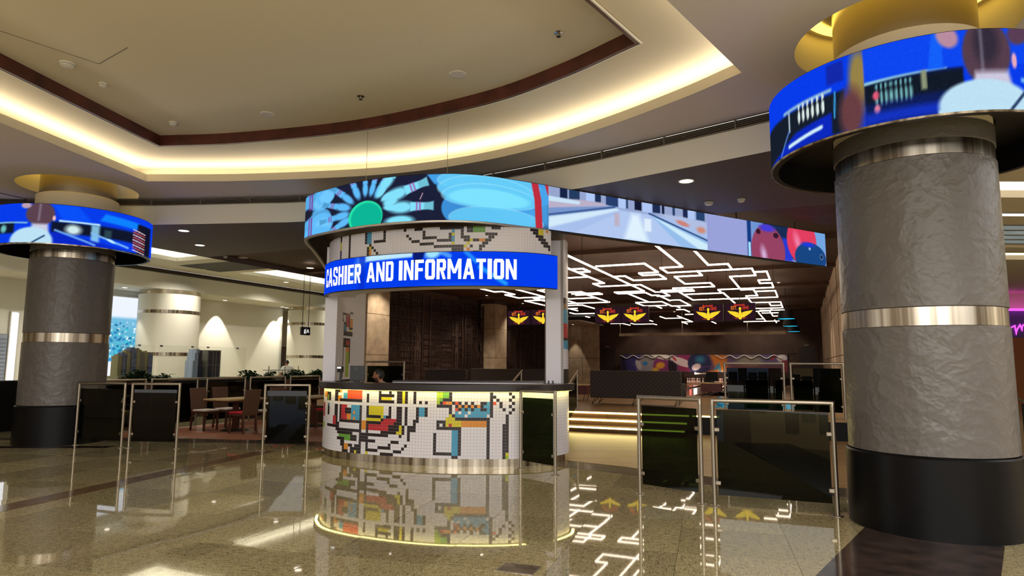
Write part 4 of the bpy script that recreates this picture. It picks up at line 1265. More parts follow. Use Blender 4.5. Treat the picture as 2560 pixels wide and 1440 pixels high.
pc.ell(915, 20, 44, 42, (40, 226, 170), 0, .05); pc.ell(917, 18, 40, 39, (12, 182, 150), 0, .08)
pc.rect(855, -10, 975, 0, (12, 182, 150), 1)
pc.line(1050, 52, 1056, 66, 2, (210, 170, 190), 1, 1.5)
# big overlapping pins on the right
pc.poly([(1066, 112), (1085, 88), (1110, 84), (1140, 112)], (70, 160, 232), 4)
pc.ell(1240, 88, 152, 50, (64, 156, 232), 0, .03, .95); pc.ell(1220, 30, 118, 62, (64, 156, 232), 0, .03, .9)
pc.rect(1240, 0, 1380, 112, (74, 166, 236), 30, .9)
for cx, cy, rx, ry in ((1220, 98, 128, 30), (1215, 78, 122, 34), (1225, 62, 122, 30), (1240, 8, 118, 30)):
    pc.ell(cx, cy, rx + 3, ry + 2, (170, 236, 255), 0, .03, .5); pc.ell(cx, cy, rx, ry, (92, 200, 248), 0, .06, .75)
pc.ell(1222, 58, 110, 24, (130, 232, 255), 0, .15, .8)
pc.line(1336, 112, 1344, 70, 17, (190, 46, 62), 1, 2); pc.line(1344, 70, 1347, 0, 17, (190, 46, 62), 1, 2); pc.line(1366, 112, 1372, 90, 9, (190, 46, 62), 1, 2)
pc.noise(1)
screen('display', along(RG, RS, us), pc, 3.86, 4.61, 'led_picture', rs)
MB().wall(offset(RG, .006), 3.835, 4.62, .07, 1).build('housing', 'black_ledback', rs)
MB().wall(offset(RG, -.004), 3.832, 3.856, .05, 1).build('lower_rim', 'alu', rs)
rin = offset(RG, .07)
MB().prism([tuple(p) for p in rin] + [(.9, 11.2), (1.2, 14.5), (-1, 16.9)], 4.42, 4.5).build('soffit_plate', 'black_ledback', rs)
for x, y in ((-1.07, 10.45), (-2.5, 10.9)):
    MB().tube([(x, y, 4.6), (x, y, ZB)], .004, 5).build('hanging_wire', 'steel', rs)
for k, (x, y) in enumerate(((-2.86, 11.22), (-2.72, 11.12))):
    MB().lathe([(0, 4.415), (.055, 4.415), (.065, 4.42)], 16, (x, y, 0)).build('lamp', 'em_down', rs)

ss = empty('led_straight_screen', (0, 0, 0)); tag(ss, 'long straight led screen with bowling lane and balls right of the kiosk', 'screen')
A_, B_ = np.array((.61, 10.83)), np.array((7.18, 14.79))
us = np.linspace(0, 1, 640)
dq = 1 / np.interp(us, [0, 1], [10.8, 14.8])
px = np.interp(us, [0, .25, .5, .75, 1], [1371, 1590, 1770, 1928, 2064])
pc = Pic(px, 72, 100, (168, 192, 236))
pc.rect(1371, 72, 1768, 110, (150, 165, 205), 4)
for x0, x1, c in ((1398, 1416, (24, 36, 70)), (1420, 1446, (36, 60, 96)), (1485, 1500, (30, 46, 84)), (1513, 1545, (40, 62, 110)), (1567, 1572, (40, 60, 100)), (1590, 1606, (20, 26, 50)),
                  (1632, 1650, (30, 44, 80)), (1654, 1660, (20, 30, 60)), (1680, 1686, (36, 60, 100)), (1706, 1720, (30, 40, 80)), (1740, 1762, (40, 66, 110))):
    pc.rect(x0, 78, x1, 108, c, 2)
for x0, x1 in ((1462, 1484), (1546, 1565), (1608, 1630), (1718, 1736)):
    pc.rect(x0, 76, x1, 108, (176, 200, 246), 2)
pc.poly([(1371, 70), (1371, 40), (1530, 74), (1500, 82), (1440, 80)], (186, 176, 200), 4)
pc.poly([(1371, 78), (1371, 66), (1445, 68), (1448, 76)], (200, 226, 246), 3)
pc.poly([(1371, 50), (1371, 18), (1538, 74), (1530, 78)], (120, 150, 205), 3)
pc.poly([(1371, 30), (1371, 4), (1548, 70), (1540, 74)], (210, 234, 250), 6)
pc.line(1371, 34, 1536, 76, 4, (56, 84, 140), 1, 3)
pc.poly([(1430, 0), (1555, 68), (1620, 70), (1768, -8)], (178, 200, 240), 3)
pc.poly([(1560, 0), (1582, 66), (1600, 66), (1622, 0)], (228, 246, 255), 14, .9)
pc.rect(1535, 30, 1548, 62, (198, 160, 168), 6, .6); pc.rect(1612, 28, 1628, 60, (236, 248, 255), 4, .8)
pc.poly([(1625, 72), (1768, 30), (1768, 0), (1700, 0)], (150, 190, 236), 4)
pc.poly([(1632, 68), (1768, 16), (1768, 0), (1745, 0)], (206, 236, 250), 4); pc.line(1624, 74, 1768, 26, 4, (40, 66, 120), 1, 3)
pc.poly([(1640, 78), (1768, 44), (1768, 74), (1700, 80)], (176, 190, 226), 5)
pc.ell(1705, 62, 22, 8, (206, 130, 120), -14, .5); pc.ell(1752, 52, 16, 12, (206, 140, 120), 0, .6)
pc.rect(1768, -10, 2100, 120, (146, 156, 212), 1.5)
pc.rect(1771, 0, 1866, 120, (158, 166, 220), 10, .6)
pc.rect(1866, 0, 1876, 120, (20, 60, 130), 3); pc.rect(1868, 0, 1874, 40, (170, 226, 255), 2); pc.rect(1878, 60, 1912, 120, (110, 150, 210), 5)
pc.poly([(1910, 120), (1906, 60), (1990, 0), (1985, 120)], (26, 44, 84), 5); pc.rect(1955, 0, 1978, 66, (40, 60, 210), 6)
pc.ell(1918, 22, 44, 78, (150, 66, 98), 0, .06); pc.ell(1918, 88, 26, 14, (70, 60, 214), 0, .5)
pc.ell(1908, 10, 12, 36, (222, 196, 240), 8, .9, .9); pc.ell(1895, 74, 7, 9, (60, 24, 40), 0, .3); pc.ell(1940, 70, 7, 9, (50, 24, 44), 0, .3)
pc.rect(1980, 40, 2070, 120, (116, 166, 226), 8)
pc.ell(2003, 66, 38, 72, (226, 62, 96), 0, .05); pc.ell(1992, 62, 12, 42, (246, 150, 190), 10, .9, .8)
pc.ell(2024, 18, 41, 48, (24, 70, 130), 0, .06); pc.ell(2018, 58, 22, 10, (30, 60, 220), 0, .6); pc.ell(2022, 46, 4, 6, (200, 220, 250), 0, .8)
pc.ell(2052, 26, 5, 10, (140, 170, 210), 0, .3); pc.ell(2052, 26, 4, 8, (20, 40, 80), 0, .3)
pc.noise(1)
SP = A_ + (B_ - A_) * us[:, None]
screen('display', SP, pc, 3.86, 4.605, 'led_picture', ss)
line = np.array([A_ + (B_ - A_) * .001, B_])
MB().wall(offset(line, .006), 3.835, 4.615, .09, 1).build('housing', 'black_ledback', ss)
for k in (.12, .37, .62, .87):
    p = A_ + (B_ - A_) * k
    MB().tube([(p[0] - .03, p[1] + .06, 4.6), (p[0] - .03, p[1] + .06, 4.79 if k > .5 else ZD)], .012, 6).build('hanging_rod', 'black_matte', ss)

# ---- glass barriers
def barrier(p0, p1, label, z0=0.0, h=1.22):
    p0, p1 = np.array(p0), np.array(p1)
    c = (p0 + p1) / 2; L = hypot(*(p1 - p0)); a = atan2(p1[1] - p0[1], p1[0] - p0[0])
    t = empty('glass_barrier', (*c, z0), a)
    tag(t, label, 'barrier', 'steel framed dark glass barriers')
    r = .024; x = L / 2 - r
    gp = MB().box(-x + .045, -.005, .13, x - .045, .005, h - .13).build('glass_panel', 'glass_dark', t)
    for s in (-1, 1):
        MB().tube([(s * x, 0, .008), (s * x, 0, h - r)], r, 12).build('post', 'rail_steel', t, smooth=True)
        MB().lathe([(0, .012), (.055, .012), (.06, .006), (.06, 0), (0, 0)], 16, (s * x, 0, 0)).build('base_plate', 'rail_steel', t)
        for z in (.26, .86):
            MB().prism([(s * x - s * .01, -.011), (s * (x - .075), -.011), (s * (x - .075), .011), (s * x - s * .01, .011)], z - .025, z + .025).build('clip', 'rail_steel', gp, bevel=.01)
    MB().tube([(-x, 0, h - r - .06), (-x, 0, h - r), (x, 0, h - r), (x, 0, h - r - .06)], r * 1.02, 12).build('top_rail', 'rail_steel', t, smooth=True)
    return t
for p0, p1, lb in (((-8.5, 13.0), (-7.32, 12.58), 'dark glass barrier standing against the left grey column'),
                   ((-7.22, 12.58), (-6.24, 12.5), 'dark glass barrier second from the left grey column'),
                   ((-4.59, 12.28), (-3.72, 12.28), 'dark glass barrier standing just left of the mosaic counter'),
                   ((.13, 10.36), (.66, 9.77), 'narrow dark glass barrier in front of the counter right end'),
                   ((1.59, 8.41), (2.23, 7.79), 'dark glass barrier with green step lights seen through it'),
                   ((2.31, 7.73), (3.52, 7.23), 'wide dark glass barrier touching the big right column')):
    barrier(p0, p1, lb)
for i, (a, b) in enumerate(((8.9, 10.75), (10.86, 12.2), (12.45, 13.77), (13.91, 15.31), (15.48, 16.83))):
    barrier(HP(a, -14.2)[:2], HP(b, -14.2)[:2], ['back row barrier beyond the tables, leftmost beside the grey column', 'back row barrier beyond the tables, second from the left',
            'back row barrier beyond the tables, third, behind the dining table', 'back row barrier beyond the tables, fourth from the left', 'back row barrier beyond the tables, nearest the kiosk'][i])
barrier(HP(16.2, -1.76)[:2], HP(16.2, -.43)[:2], 'barrier on the raised bowling floor, left of two', .45)
barrier(HP(16.2, -.33)[:2], HP(16.2, .78)[:2], 'barrier on the raised bowling floor, beside the concrete wall', .45)
barrier(HP(14.6, -11.7)[:2], HP(14.6, -10.97)[:2], 'barrier on the raised floor, partly behind the cashier monitor', .45)
barrier(HP(14.6, -10.8)[:2], HP(14.6, -9.55)[:2], 'barrier on the raised floor right behind the cashier', .45)
def handrail(s, t, label):
    o = hall_thing('stair_handrail', s, t); tag(o, label, 'handrail')
    MB().tube([(0, .92, .45), (0, .92, 1.42)], .02, 8).build('post', 'rail_steel', o, smooth=True)
    MB().tube([(0, -.12, .006), (0, -.12, .95)], .02, 8).build('post', 'rail_steel', o, smooth=True)
    MB().tube([(0, -.3, .86), (0, .95, 1.44)], .024, 10).build('rail', 'rail_steel', o, smooth=True)
    MB().add([(0, -.05, .1), (0, .87, .55), (0, .87, 1.3), (0, -.05, .86)], [(0, 1, 2, 3)]).build('glass_panel', 'glass_dark', o)
    for y, z in ((.88, .7), (.88, 1.2), (-.08, .3), (-.08, .7)):
        MB().cbox((0, y, z), (.02, .05, .04)).build('clip', 'rail_steel', o)
handrail(15.05, -5.29, 'sloping steel handrail on the steps right of the kiosk tower')
handrail(15.05, -6.83, 'sloping steel handrail seen through the kiosk opening')

# ---- things on the counter
o = empty('computer_monitor', (-2.64, 11.32, 1.275), radians(-4)); tag(o, 'black computer monitor seen from behind on the cashier counter', 'monitor')
MB().box(-.13, -.018, .03, .13, .0, .285).build('back_shell', 'plastic_black', o, bevel=.006)
MB().box(-.125, .0, .035, .125, .006, .28).build('panel', 'black_gloss', o)
MB().box(-.03, -.01, 0, .03, .03, .12).build('stand', 'plastic_black', o)
MB().box(-.09, -.06, 0, .09, .09, .01).build('foot', 'plastic_black', o)
MB().tube([(-.03 + .02 * cos(w), -.0195, .235 + .02 * sin(w)) for w in np.linspace(0, 2 * pi, 20, endpoint=False)], .0028, 5, closed=True).bar((-.042, -.0195, .228), (-.018, -.0195, .242), .004).build('emblem', 'plastic_grey', o)
o = empty('customer_display', (-3.03, 11.72, 1.275), radians(-20)); tag(o, 'small customer display on a black pole at the counter left end', 'display')
MB().box(-.06, -.06, 0, .06, .06, .012).build('foot', 'plastic_black', o)
MB().tube([(0, 0, .01), (0, 0, .2)], .02, 8).build('pole', 'plastic_black', o)
MB().box(-.05, -.05, .17, .04, .03, .27).build('head', 'plastic_black', o, bevel=.006)
MB().box(-.044, -.052, .235, .034, -.05, .262).build('readout', 'em_bar', o)
for x, lb in ((.62, 'tiny black clip stand on the counter right end, left of two'), (.69, 'tiny black clip stand on the counter right end, right of two')):
    o = empty('clip_stand', (x, 11.05, 1.275)); tag(o, lb, 'holder')
    MB().box(-.02, -.02, 0, .02, .02, .01).build('foot', 'plastic_black', o)
    MB().box(-.014, -.006, .01, .014, .006, .055).build('clip', 'plastic_black', o)

# ---- people
def skinned(joints, edges, root, sub=2):
    names = list(joints)
    me = bpy.data.meshes.new('skeleton')
    me.from_pydata([joints[n][0] for n in names], [(names.index(a), names.index(b)) for a, b in edges], [])
    ob = bpy.data.objects.new('skeleton', me); COL.objects.link(ob)
    ob.modifiers.new('skin', 'SKIN')
    sv = me.skin_vertices[0].data
    for i, n in enumerate(names):
        r = joints[n][1]
        sv[i].radius = r if isinstance(r, tuple) else (r, r)
        sv[i].use_root = (n == root)
    s = ob.modifiers.new('sub', 'SUBSURF'); s.levels = sub; s.render_levels = sub
    bpy.context.view_layer.update()
    ev = bpy.data.meshes.new_from_object(ob.evaluated_get(bpy.context.evaluated_depsgraph_get()))
    v = [w.co[:] for w in ev.vertices]; f = [tuple(p.vertices) for p in ev.polygons]
    bpy.data.objects.remove(ob); bpy.data.meshes.remove(me); bpy.data.meshes.remove(ev)
    return v, f
def head_shape(grow=0.0, hair=False):
    """head about its centre, face towards +y, about 0.235 tall"""
    n, k = 64, 48
    v, f = [], []
    for i in range(k + 1):
        th = pi * i / k
        for j in range(n):
            ph = 2 * pi * j / n
            x, y, z = sin(th) * cos(ph), sin(th) * sin(ph), cos(th)
            sx, sy, sz = .077, .098, .118
            jaw = max(0, -z)
            sx *= 1 - .30 * jaw ** 1.4
            if y < 0: sy *= 1 - .42 * jaw ** 1.2
            px_, py_, pz_ = x * sx, y * sy, z * sz
            if y > 0 and not hair:
                g = lambda a, b, c, d: np.exp(-((x - a) / c) ** 2 - ((z - b) / d) ** 2)
                py_ += .022 * g(0, -.2, .16, .13) + .012 * g(0, .0, .12, .2) + .008 * g(0, -.78, .3, .16) + .006 * g(0, .2, .6, .1)
                py_ -= .010 * (g(.36, .06, .17, .1) + g(-.36, .06, .17, .1)) + .006 * g(0, -.38, .25, .04)
                py_ += .006 * (g(0, -.46, .28, .05) + g(0, -.55, .24, .05))
            d = np.array((px_, py_, pz_))
            v.append(tuple(d * (1 + grow)))
    for i in range(k):
        for j in range(n):
            f.append((i * n + j, i * n + (j + 1) % n, (i + 1) * n + (j + 1) % n, (i + 1) * n + j))
    return v, f
def xf(v, c, pitch=0.0, s=1.0):
    out = []
    for x, y, z in v:
        y2 = y * cos(pitch) - z * sin(pitch); z2 = y * sin(pitch) + z * cos(pitch)
        out.append((c[0] + x * s, c[1] + y2 * s, c[2] + z2 * s))
    return out
def person(loc, rz, label, J, headc, pitch, seated, extra=None):
    t = empty('person', loc, rz); tag(t, label, 'person')
    E_ = [('pelvis', 'spine'), ('spine', 'chest'), ('chest', 'neck'), ('neck', 'headb')]
    j = {'pelvis': (J['pelvis'], (.12, .09)), 'spine': (J['spine'], (.10, .075)), 'chest': (J['chest'], (.10, .07)), 'neck': (J['neck'], .046), 'headb': (J['headb'], .048)}
    for s, sd in ((1, 'r'), (-1, 'l')):
        m_ = lambda p: (p[0] * s, p[1], p[2])
        for n_, r_ in (('sho', .05), ('elb', .042), ('wri', .028), ('hip', .082), ('kne', .058), ('ank', .04), ('toe', .034)):
            j[n_ + sd] = (m_(J[n_]), r_)
        E_ += [('chest', 'sho' + sd), ('sho' + sd, 'elb' + sd), ('elb' + sd, 'wri' + sd), ('pelvis', 'hip' + sd), ('hip' + sd, 'kne' + sd), ('kne' + sd, 'ank' + sd), ('ank' + sd, 'toe' + sd)]
        w = Vector(m_(J['wri'])); e = Vector(m_(J['elb'])); d = (w - e).normalized()
        side = d.cross(Vector((0, 0, 1))).normalized()
        dn = side.cross(d).normalized()
        pal = w + d * .07
        j['pal' + sd] = (tuple(pal), (.036, .016)); E_.append(('wri' + sd, 'pal' + sd))
        for q in range(4):
            b0 = pal + d * .02 + side * (.024 - q * .016)
            L_ = (.062, .07, .066, .05)[q]
            b1 = b0 + d * L_ * .6 + dn * -.006; b2 = b1 + d * L_ * .4 - dn * .014
            j[f'f{q}a{sd}'] = (tuple(b0), .0095); j[f'f{q}b{sd}'] = (tuple(b1), .0088); j[f'f{q}c{sd}'] = (tuple(b2), .0078)
            E_ += [('pal' + sd, f'f{q}a{sd}'), (f'f{q}a{sd}', f'f{q}b{sd}'), (f'f{q}b{sd}', f'f{q}c{sd}')]
        tb = w + d * .035 + side * .03 * s; tb2 = tb + d * .045 + side * .014 * s
        j['th' + sd] = (tuple(tb), .011); j['tt' + sd] = (tuple(tb2), .0085); E_ += [('wri' + sd, 'th' + sd), ('th' + sd, 'tt' + sd)]
    v, f = skinned(j, E_, 'pelvis')
    m = MB(); m.add(v, f)
    hv, hf = head_shape(); m.add(xf(hv, headc, pitch), hf)
    for s in (1, -1):
        m.add(xf([(s * (.078 + .012 * sin(a) * (b % 2)), -.005 + .02 * cos(a) - .01 * b * .3, -.004 + .032 * sin(a)) for b in (0, 1) for a in np.linspace(0, 2 * pi, 10, endpoint=False)], headc, pitch),
              [(i, (i + 1) % 10, 10 + (i + 1) % 10, 10 + i) for i in range(10)] + [tuple(range(10, 20))])
    m.build('body', 'skin', t, smooth=True)
    for s in (1, -1):
        MB().add(*(lambda q: (xf([(s * .029 + .011 * cos(a), .0935, .006 + .005 * sin(a)) for a in np.linspace(0, 2 * pi, 8, endpoint=False)], headc, pitch), [tuple(range(8))]))(0)).build('eye', 'black_gloss', t)
        MB().add(xf([(s * .012, .101, .028), (s * .046, .09, .026), (s * .046, .0905, .034), (s * .012, .102, .037)], headc, pitch), [(0, 1, 2, 3)]).build('eyebrow', 'hair', t)
    hv, hf = head_shape(.035, True)
    keep = [q for q in hf if np.mean([hv[i][2] for i in q]) > .055 + max(0, np.mean([hv[i][1] for i in q])) * .32 or (np.mean([hv[i][1] for i in q]) < -.02 and np.mean([hv[i][2] for i in q]) > -.06) or (np.mean([hv[i][1] for i in q]) < .03 and np.mean([hv[i][2] for i in q]) > .02)]
    MB().add(xf(hv, headc, pitch), keep).build('hair', 'hair', t, smooth=True)
    if extra == 'beard':
        hv, hf = head_shape(.012)
        keep = [q for q in hf if np.mean([hv[i][2] for i in q]) < -.038 and np.mean([hv[i][1] for i in q]) > .008 and not (abs(np.mean([hv[i][0] for i in q])) < .02 and -.058 < np.mean([hv[i][2] for i in q]) < -.046)]
        MB().add(xf(hv, headc, pitch), keep).build('beard', 'beard', t, smooth=True)
    sj, se = {}, []
    for n_ in ('pelvis', 'spine', 'chest', 'neck'):
        r_ = j[n_][1]; r_ = r_ if isinstance(r_, tuple) else (r_, r_)
        sj[n_] = (j[n_][0], (r_[0] + .05, r_[1] + .045) if n_ != 'neck' else (.06, .06))
    ck_ = Vector(j['neck'][0]) * .65 + Vector(j['headb'][0]) * .35
    sj['neck'] = (tuple(ck_), (.074, .074))
    se = [('pelvis', 'spine'), ('spine', 'chest'), ('chest', 'neck')]
    for sd in 'rl':
        a, b = Vector(j['sho' + sd][0]), Vector(j['elb' + sd][0])
        sj['sho' + sd] = (tuple(a), .082); sj['slv' + sd] = (tuple(a + (b - a) * .75), .062)
        se += [('chest', 'sho' + sd), ('sho' + sd, 'slv' + sd)]
    v, f = skinned(sj, se, 'pelvis'); MB().add(v, f).build('shirt', 'shirt_white', t, smooth=True)
    tj = {'pelvis': (j['pelvis'][0], (.15, .12))}; te = []
    for sd in 'rl':
        for n_, r_ in (('hip', .1), ('kne', .074), ('ank', .055)): tj[n_ + sd] = (j[n_ + sd][0], r_)
        te += [('pelvis', 'hip' + sd), ('hip' + sd, 'kne' + sd), ('kne' + sd, 'ank' + sd)]
        a, b = Vector(j['ank' + sd][0]), Vector(j['toe' + sd][0])
        MB().add(*skinned({'a': (tuple(a - (b - a) * .25), (.045, .05)), 'b': (tuple(a + (b - a) * .5), (.048, .045)), 'c': (tuple(b), (.045, .035))}, [('a', 'b'), ('b', 'c')], 'a', 1)).build('shoe', 'black_matte', t, smooth=True)
    v, f = skinned(tj, te, 'pelvis'); MB().add(v, f).build('trousers', 'trousers', t, smooth=True)
    return t
seat_z = .57
person((-2.26, 11.78, 0), radians(84), 'bearded man in a white shirt sitting behind the cashier counter',
       dict(pelvis=(0, 0, seat_z + .1), spine=(0, .02, seat_z + .33), chest=(0, .05, seat_z + .54), neck=(0, .06, seat_z + .68), headb=(0, .08, seat_z + .76),
            sho=(.17, .05, seat_z + .62), elb=(.235, .16, seat_z + .4), wri=(.17, .38, seat_z + .44), hip=(.1, .04, seat_z + .07), kne=(.13, .44, seat_z + .05), ank=(.13, .42, .14), toe=(.13, .56, .07)),
       (0, .11, 1.388), radians(-7), True, 'beard')
o = empty('office_stool', (-2.30, 11.78, 0)); tag(o, 'black stool under the cashier behind the counter', 'stool')
MB().lathe([(0, .45), (.18, .45), (.2, .48), (.18, .52), (0, .525)], 24).build('seat', 'black_matte', o, smooth=True)
MB().tube([(0, 0, .05), (0, 0, .46)], .028, 10).build('pole', 'steel', o)
for k in range(5):
    w = 2 * pi * k / 5 + .3
    MB().bar((0, 0, .06), (.26 * cos(w), .26 * sin(w), .03), .04, .03).build('leg', 'black_matte', o)
pl = HP(20.45, -18.9)
person((pl[0], pl[1], 0), radians(28), 'person in a white shirt seen from behind at the buffet',
       dict(pelvis=(0, 0, .95), spine=(0, .03, 1.12), chest=(0, .09, 1.33), neck=(0, .14, 1.46), headb=(0, .19, 1.53),
            sho=(.18, .1, 1.40), elb=(.25, .2, 1.14), wri=(.18, .4, 1.06), hip=(.1, 0, .9), kne=(.11, .02, .5), ank=(.11, -.02, .1), toe=(.12, .12, .05)),
       (0, .25, 1.62), radians(-28), False)

# ---- dining tables and chairs on the deck
def dining_chair(s, t, turn, cushion, label, group='brown dining chairs at the tables'):
    o = hall_thing('dining_chair', s, t, .006, turn); tag(o, label, 'chair', group)
    for x, y in ((-.19, .19), (.19, .19)):
        MB().prism([(x - .018, y - .018), (x + .018, y - .018), (x + .018, y + .018), (x - .018, y + .018)], 0, .42).build('leg', 'chair_brown', o)
    for x in (-.19, .19):
        MB().bar((x, -.25, 0), (x, -.2, .44), .036).build('leg', 'chair_brown', o)
    st_ = MB().box(-.22, -.22, .40, .22, .22, .445).build('seat', 'chair_brown', o)
    MB().add([(-.22, -.23, .42), (.22, -.23, .42), (.23, -.31, .99), (-.23, -.31, .99), (-.22, -.19, .42), (.22, -.19, .42), (.23, -.27, .99), (-.23, -.27, .99)],
             [(0, 1, 2, 3), (7, 6, 5, 4), (0, 4, 5, 1), (1, 5, 6, 2), (2, 6, 7, 3), (3, 7, 4, 0)]).build('backrest', 'wicker', o, bevel=.008)
    MB().box(-.215, -.19, .446, .215, .225, .49).build('cushion', cushion, st_, bevel=.018)
def dining_table(s, t, label):
    o = hall_thing('dining_table', s, t, .006); tag(o, label, 'table')
    MB().box(-.4, -.6, .72, .4, .6, .755).build('tabletop', 'table_wood', o, bevel=.004)
    MB().box(-.38, -.58, .69, .38, .58, .72).build('apron', 'chair_brown', o)
    MB().box(-.05, -.05, .03, .05, .05, .69).build('column', 'chair_brown', o)
    MB().lathe([(0, .04), (.1, .04), (.3, .015), (.32, 0), (0, 0)], 28).build('base', 'black_matte', o, smooth=True)
dining_table(11.85, -12.5, 'pale topped dining table nearest the mosaic counter on the deck')
dining_table(13.55, -11.6, 'pale topped dining table half hidden behind a glass barrier')
dining_chair(11.55, -13.15, -pi / 2, 'cushion_white', 'brown dining chair with white cushion at the table left side, nearer')
dining_chair(12.2, -13.15, -pi / 2, 'cushion_white', 'brown dining chair with white cushion at the table left side, farther')
dining_chair(11.45, -11.85, pi / 2, 'cushion_red', 'brown dining chair with red cushion, its back turned to the right')
dining_chair(12.2, -11.82, pi / 2, 'cushion_white', 'brown dining chair with white cushion behind the red one')
dining_chair(13.2, -12.25, -pi / 2, 'cushion_red', 'brown dining chair with red cushion at the half hidden table')
dining_chair(13.3, -10.92, pi / 2, 'cushion_red', 'brown dining chair seen between the barrier and the counter')

# ---- planters behind the back row barriers
def leafy(o, L, hgt, seed, m_):
    r_ = random.Random(seed)
    m = MB()
    for k in range(int(900 * L)):
        x = r_.uniform(-.16, .16); y = r_.uniform(-L / 2, L / 2)
        base = Vector((x, y, r_.uniform(-.05, hgt * (.62 + .38 * sin(y * 6 + seed)))))
        a = r_.uniform(0, 2 * pi); e = r_.uniform(-.2, .9); l_ = r_.uniform(.08, .15); w = l_ * .34
        d = Vector((cos(a) * cos(e), sin(a) * cos(e), sin(e))); s = d.cross(Vector((0, 0, 1))).normalized() * w
        m.add([base, base + d * l_ * .5 + s, base + d * l_ - Vector((0, 0, .02)), base + d * l_ * .5 - s], [(0, 1, 2, 3)])
    return m
for i, (s, t, L, z, h, lb) in enumerate(((11.35, -15.0, 1.15, 1.12, .27, 'planter of dark green leaves behind the barriers, by the left column'),
                                         (15.0, -15.0, 1.15, 1.08, .28, 'planter of dark green leaves behind the barriers, in the middle'),
                                         (17.15, -15.0, 2.0, 1.1, .25, 'long planter of leaves behind the barriers, beside the kiosk'))):
    o = hall_thing('planter', s, t); tag(o, lb, 'planter', 'planters along the back row barriers')
    MB().box(-.2, -L / 2 - .05, 0, .2, L / 2 + .05, z).build('box', 'planter', o)
    tag(leafy(o, L, h, i + 3, 0).build('foliage', 'leaf_dark', o, loc=(0, 0, z)), kind='stuff')
    MB().box(-.17, -L / 2, z, .17, L / 2, z + .01).build('soil', 'black_matte', o)

# ---- scale models of towers in their show case
o = hall_thing('model_table', 14.8, -18.5); tag(o, 'long dark display table carrying the model towers', 'table')
MB().box(-.9, -2.6, 1.05, .9, 2.4, 1.12).build('tabletop', 'model_grey', o)
MB().box(-.8, -2.5, 0, .8, 2.3, 1.05).build('body', 'black_matte', o)
def tower(mb, x, y, w, d, z0, z1, mi):
    mb.box(x - w / 2, y - d / 2, z0, x + w / 2, y + d / 2, z1)
o = hall_thing('model_towers', 13.5, -18.5, 1.12); tag(o, 'cluster of olive and blue model towers behind the left planter', 'model')
for k, (y, h, w, mt_) in enumerate(((-.5, .66, .16, 'model_tan'), (-.38, .72, .16, 'model_blue'), (-.25, .78, .2, 'model_tan'), (-.1, .88, .2, 'model_blue'), (.06, .86, .18, 'model_tan'), (.2, .74, .16, 'model_grey'), (.33, .78, .14, 'model_tan'), (.45, .72, .18, 'model_blue'))):
    m = MB(); tower(m, 0, y, .3, w, 0, h, 0); tower(m, 0, y, .2, w * .6, h, h + .05, 0)
    for q in range(9): tower(m, .155, y, .01, w * .9, .08 + q * .07, .1 + q * .07, 0)
    m.build('tower', mt_, o)
MB().box(-.3, -.65, 0, .3, .65, .08).build('podium', 'model_tan', o)
o = hall_thing('model_tower', 15.68, -18.5, 1.12); tag(o, 'slender stepped pale blue model tower', 'model')
for x0, x1, z0, z1, mt_ in ((-.2, .0, 0, .55, 'model_pale'), (.0, .2, 0, .55, 'model_navy'), (-.14, .0, .55, .8, 'model_pale'), (.0, .15, .55, .88, 'model_navy'), (-.08, .05, .8, .93, 'model_pale')):
    MB().box(-.18, x0, z0, .18, x1, z1).build('shaft', mt_, o)
o = hall_thing('model_tower', 16.26, -18.5, 1.12); tag(o, 'square dark navy model tower beside the slender one', 'model')
MB().box(-.22, -.22, 0, .22, .26, .88).build('shaft', 'model_navy', o)
for y in (-.24, -.02, .1, .27):
    MB().box(-.23, y - .02, 0, .23, y + .02, .9).build('rib', 'model_grey', o)
MB().box(-.24, -.24, .86, .24, .28, .9).box(-.24, -.24, .4, .24, .28, .42).build('ledge', 'model_grey', o)
o = hall_thing('glass_case', 14.8, -18.5, 1.12); tag(o, 'clear glass show case round the model towers', 'case')
for y0 in (-2.3, -1.1, .1, 1.2):
    MB().box(.8, y0, 0, .808, y0 + 1.1, 1.0).build('pane', 'glass_clear', o)
for y in (-1.72, -1.0, .1, .7, 1.92):
    MB().box(.795, y - .04, .95, .815, y + .04, 1.0).build('clip', 'plastic_grey', o)
# ---- buffet
o = hall_thing('buffet_counter', 18.9, -17.5); tag(o, 'buffet counter with glass shelf and yellow dishes behind the planters', 'buffet')
MB().box(-.4, -1.4, 0, .4, 1.4, 1.1).build('body', 'buffet', o)
MB().box(.1, -1.3, 1.34, .42, .2, 1.36).build('shelf', 'buffet', o)
for y in (-1.28, -.5, .18): MB().box(.36, y - .01, 1.1, .38, y + .01, 1.5).build('upright', 'steel', o)
for k in range(7): MB().lathe([(0, 0), (.06, 0), (.07, .06), (0, .07)], 10, (.25, -.9 + k * .2, 1.1)).build('dish', 'yellow_food' if k % 2 else 'plastic_white', o)

# ---- far mall: columns, screen, sign, downlights
def far_column(s, t, label):
    o = hall_thing('round_column', s, t); tag(o, label, 'column')
    R = 1.12
    MB().lathe([(R, 0), (R, 4.25)], 48).build('shaft', 'paint_far', o, smooth=True)
    MB().lathe([(R - .02, 4.25), (R - .02, 4.42)], 48).build('steel_collar', 'steel', o, smooth=True)
    for z in (1.86, 3.5):
        MB().lathe([(R + .006, z), (R + .006, z + .13)], 48).build('steel_band', 'steel_bright', o, smooth=True)
far_column(18.35, -23.2, 'white round column with steel bands beside the bright far screen')
far_column(26.6, -23.2, 'white round column with steel bands beside the brown far door')
o = hall_thing('far_led_wall', 17.2, -24.4); tag(o, 'tall bright blue and white led wall behind the left column', 'screen')
pc = Pic(np.linspace(0, 140, 70), 90, 200, (240, 246, 255))
pc.rect(0, 120, 140, 150, (120, 190, 225), 8); pc.rect(0, 40, 140, 124, (96, 184, 214), 8)
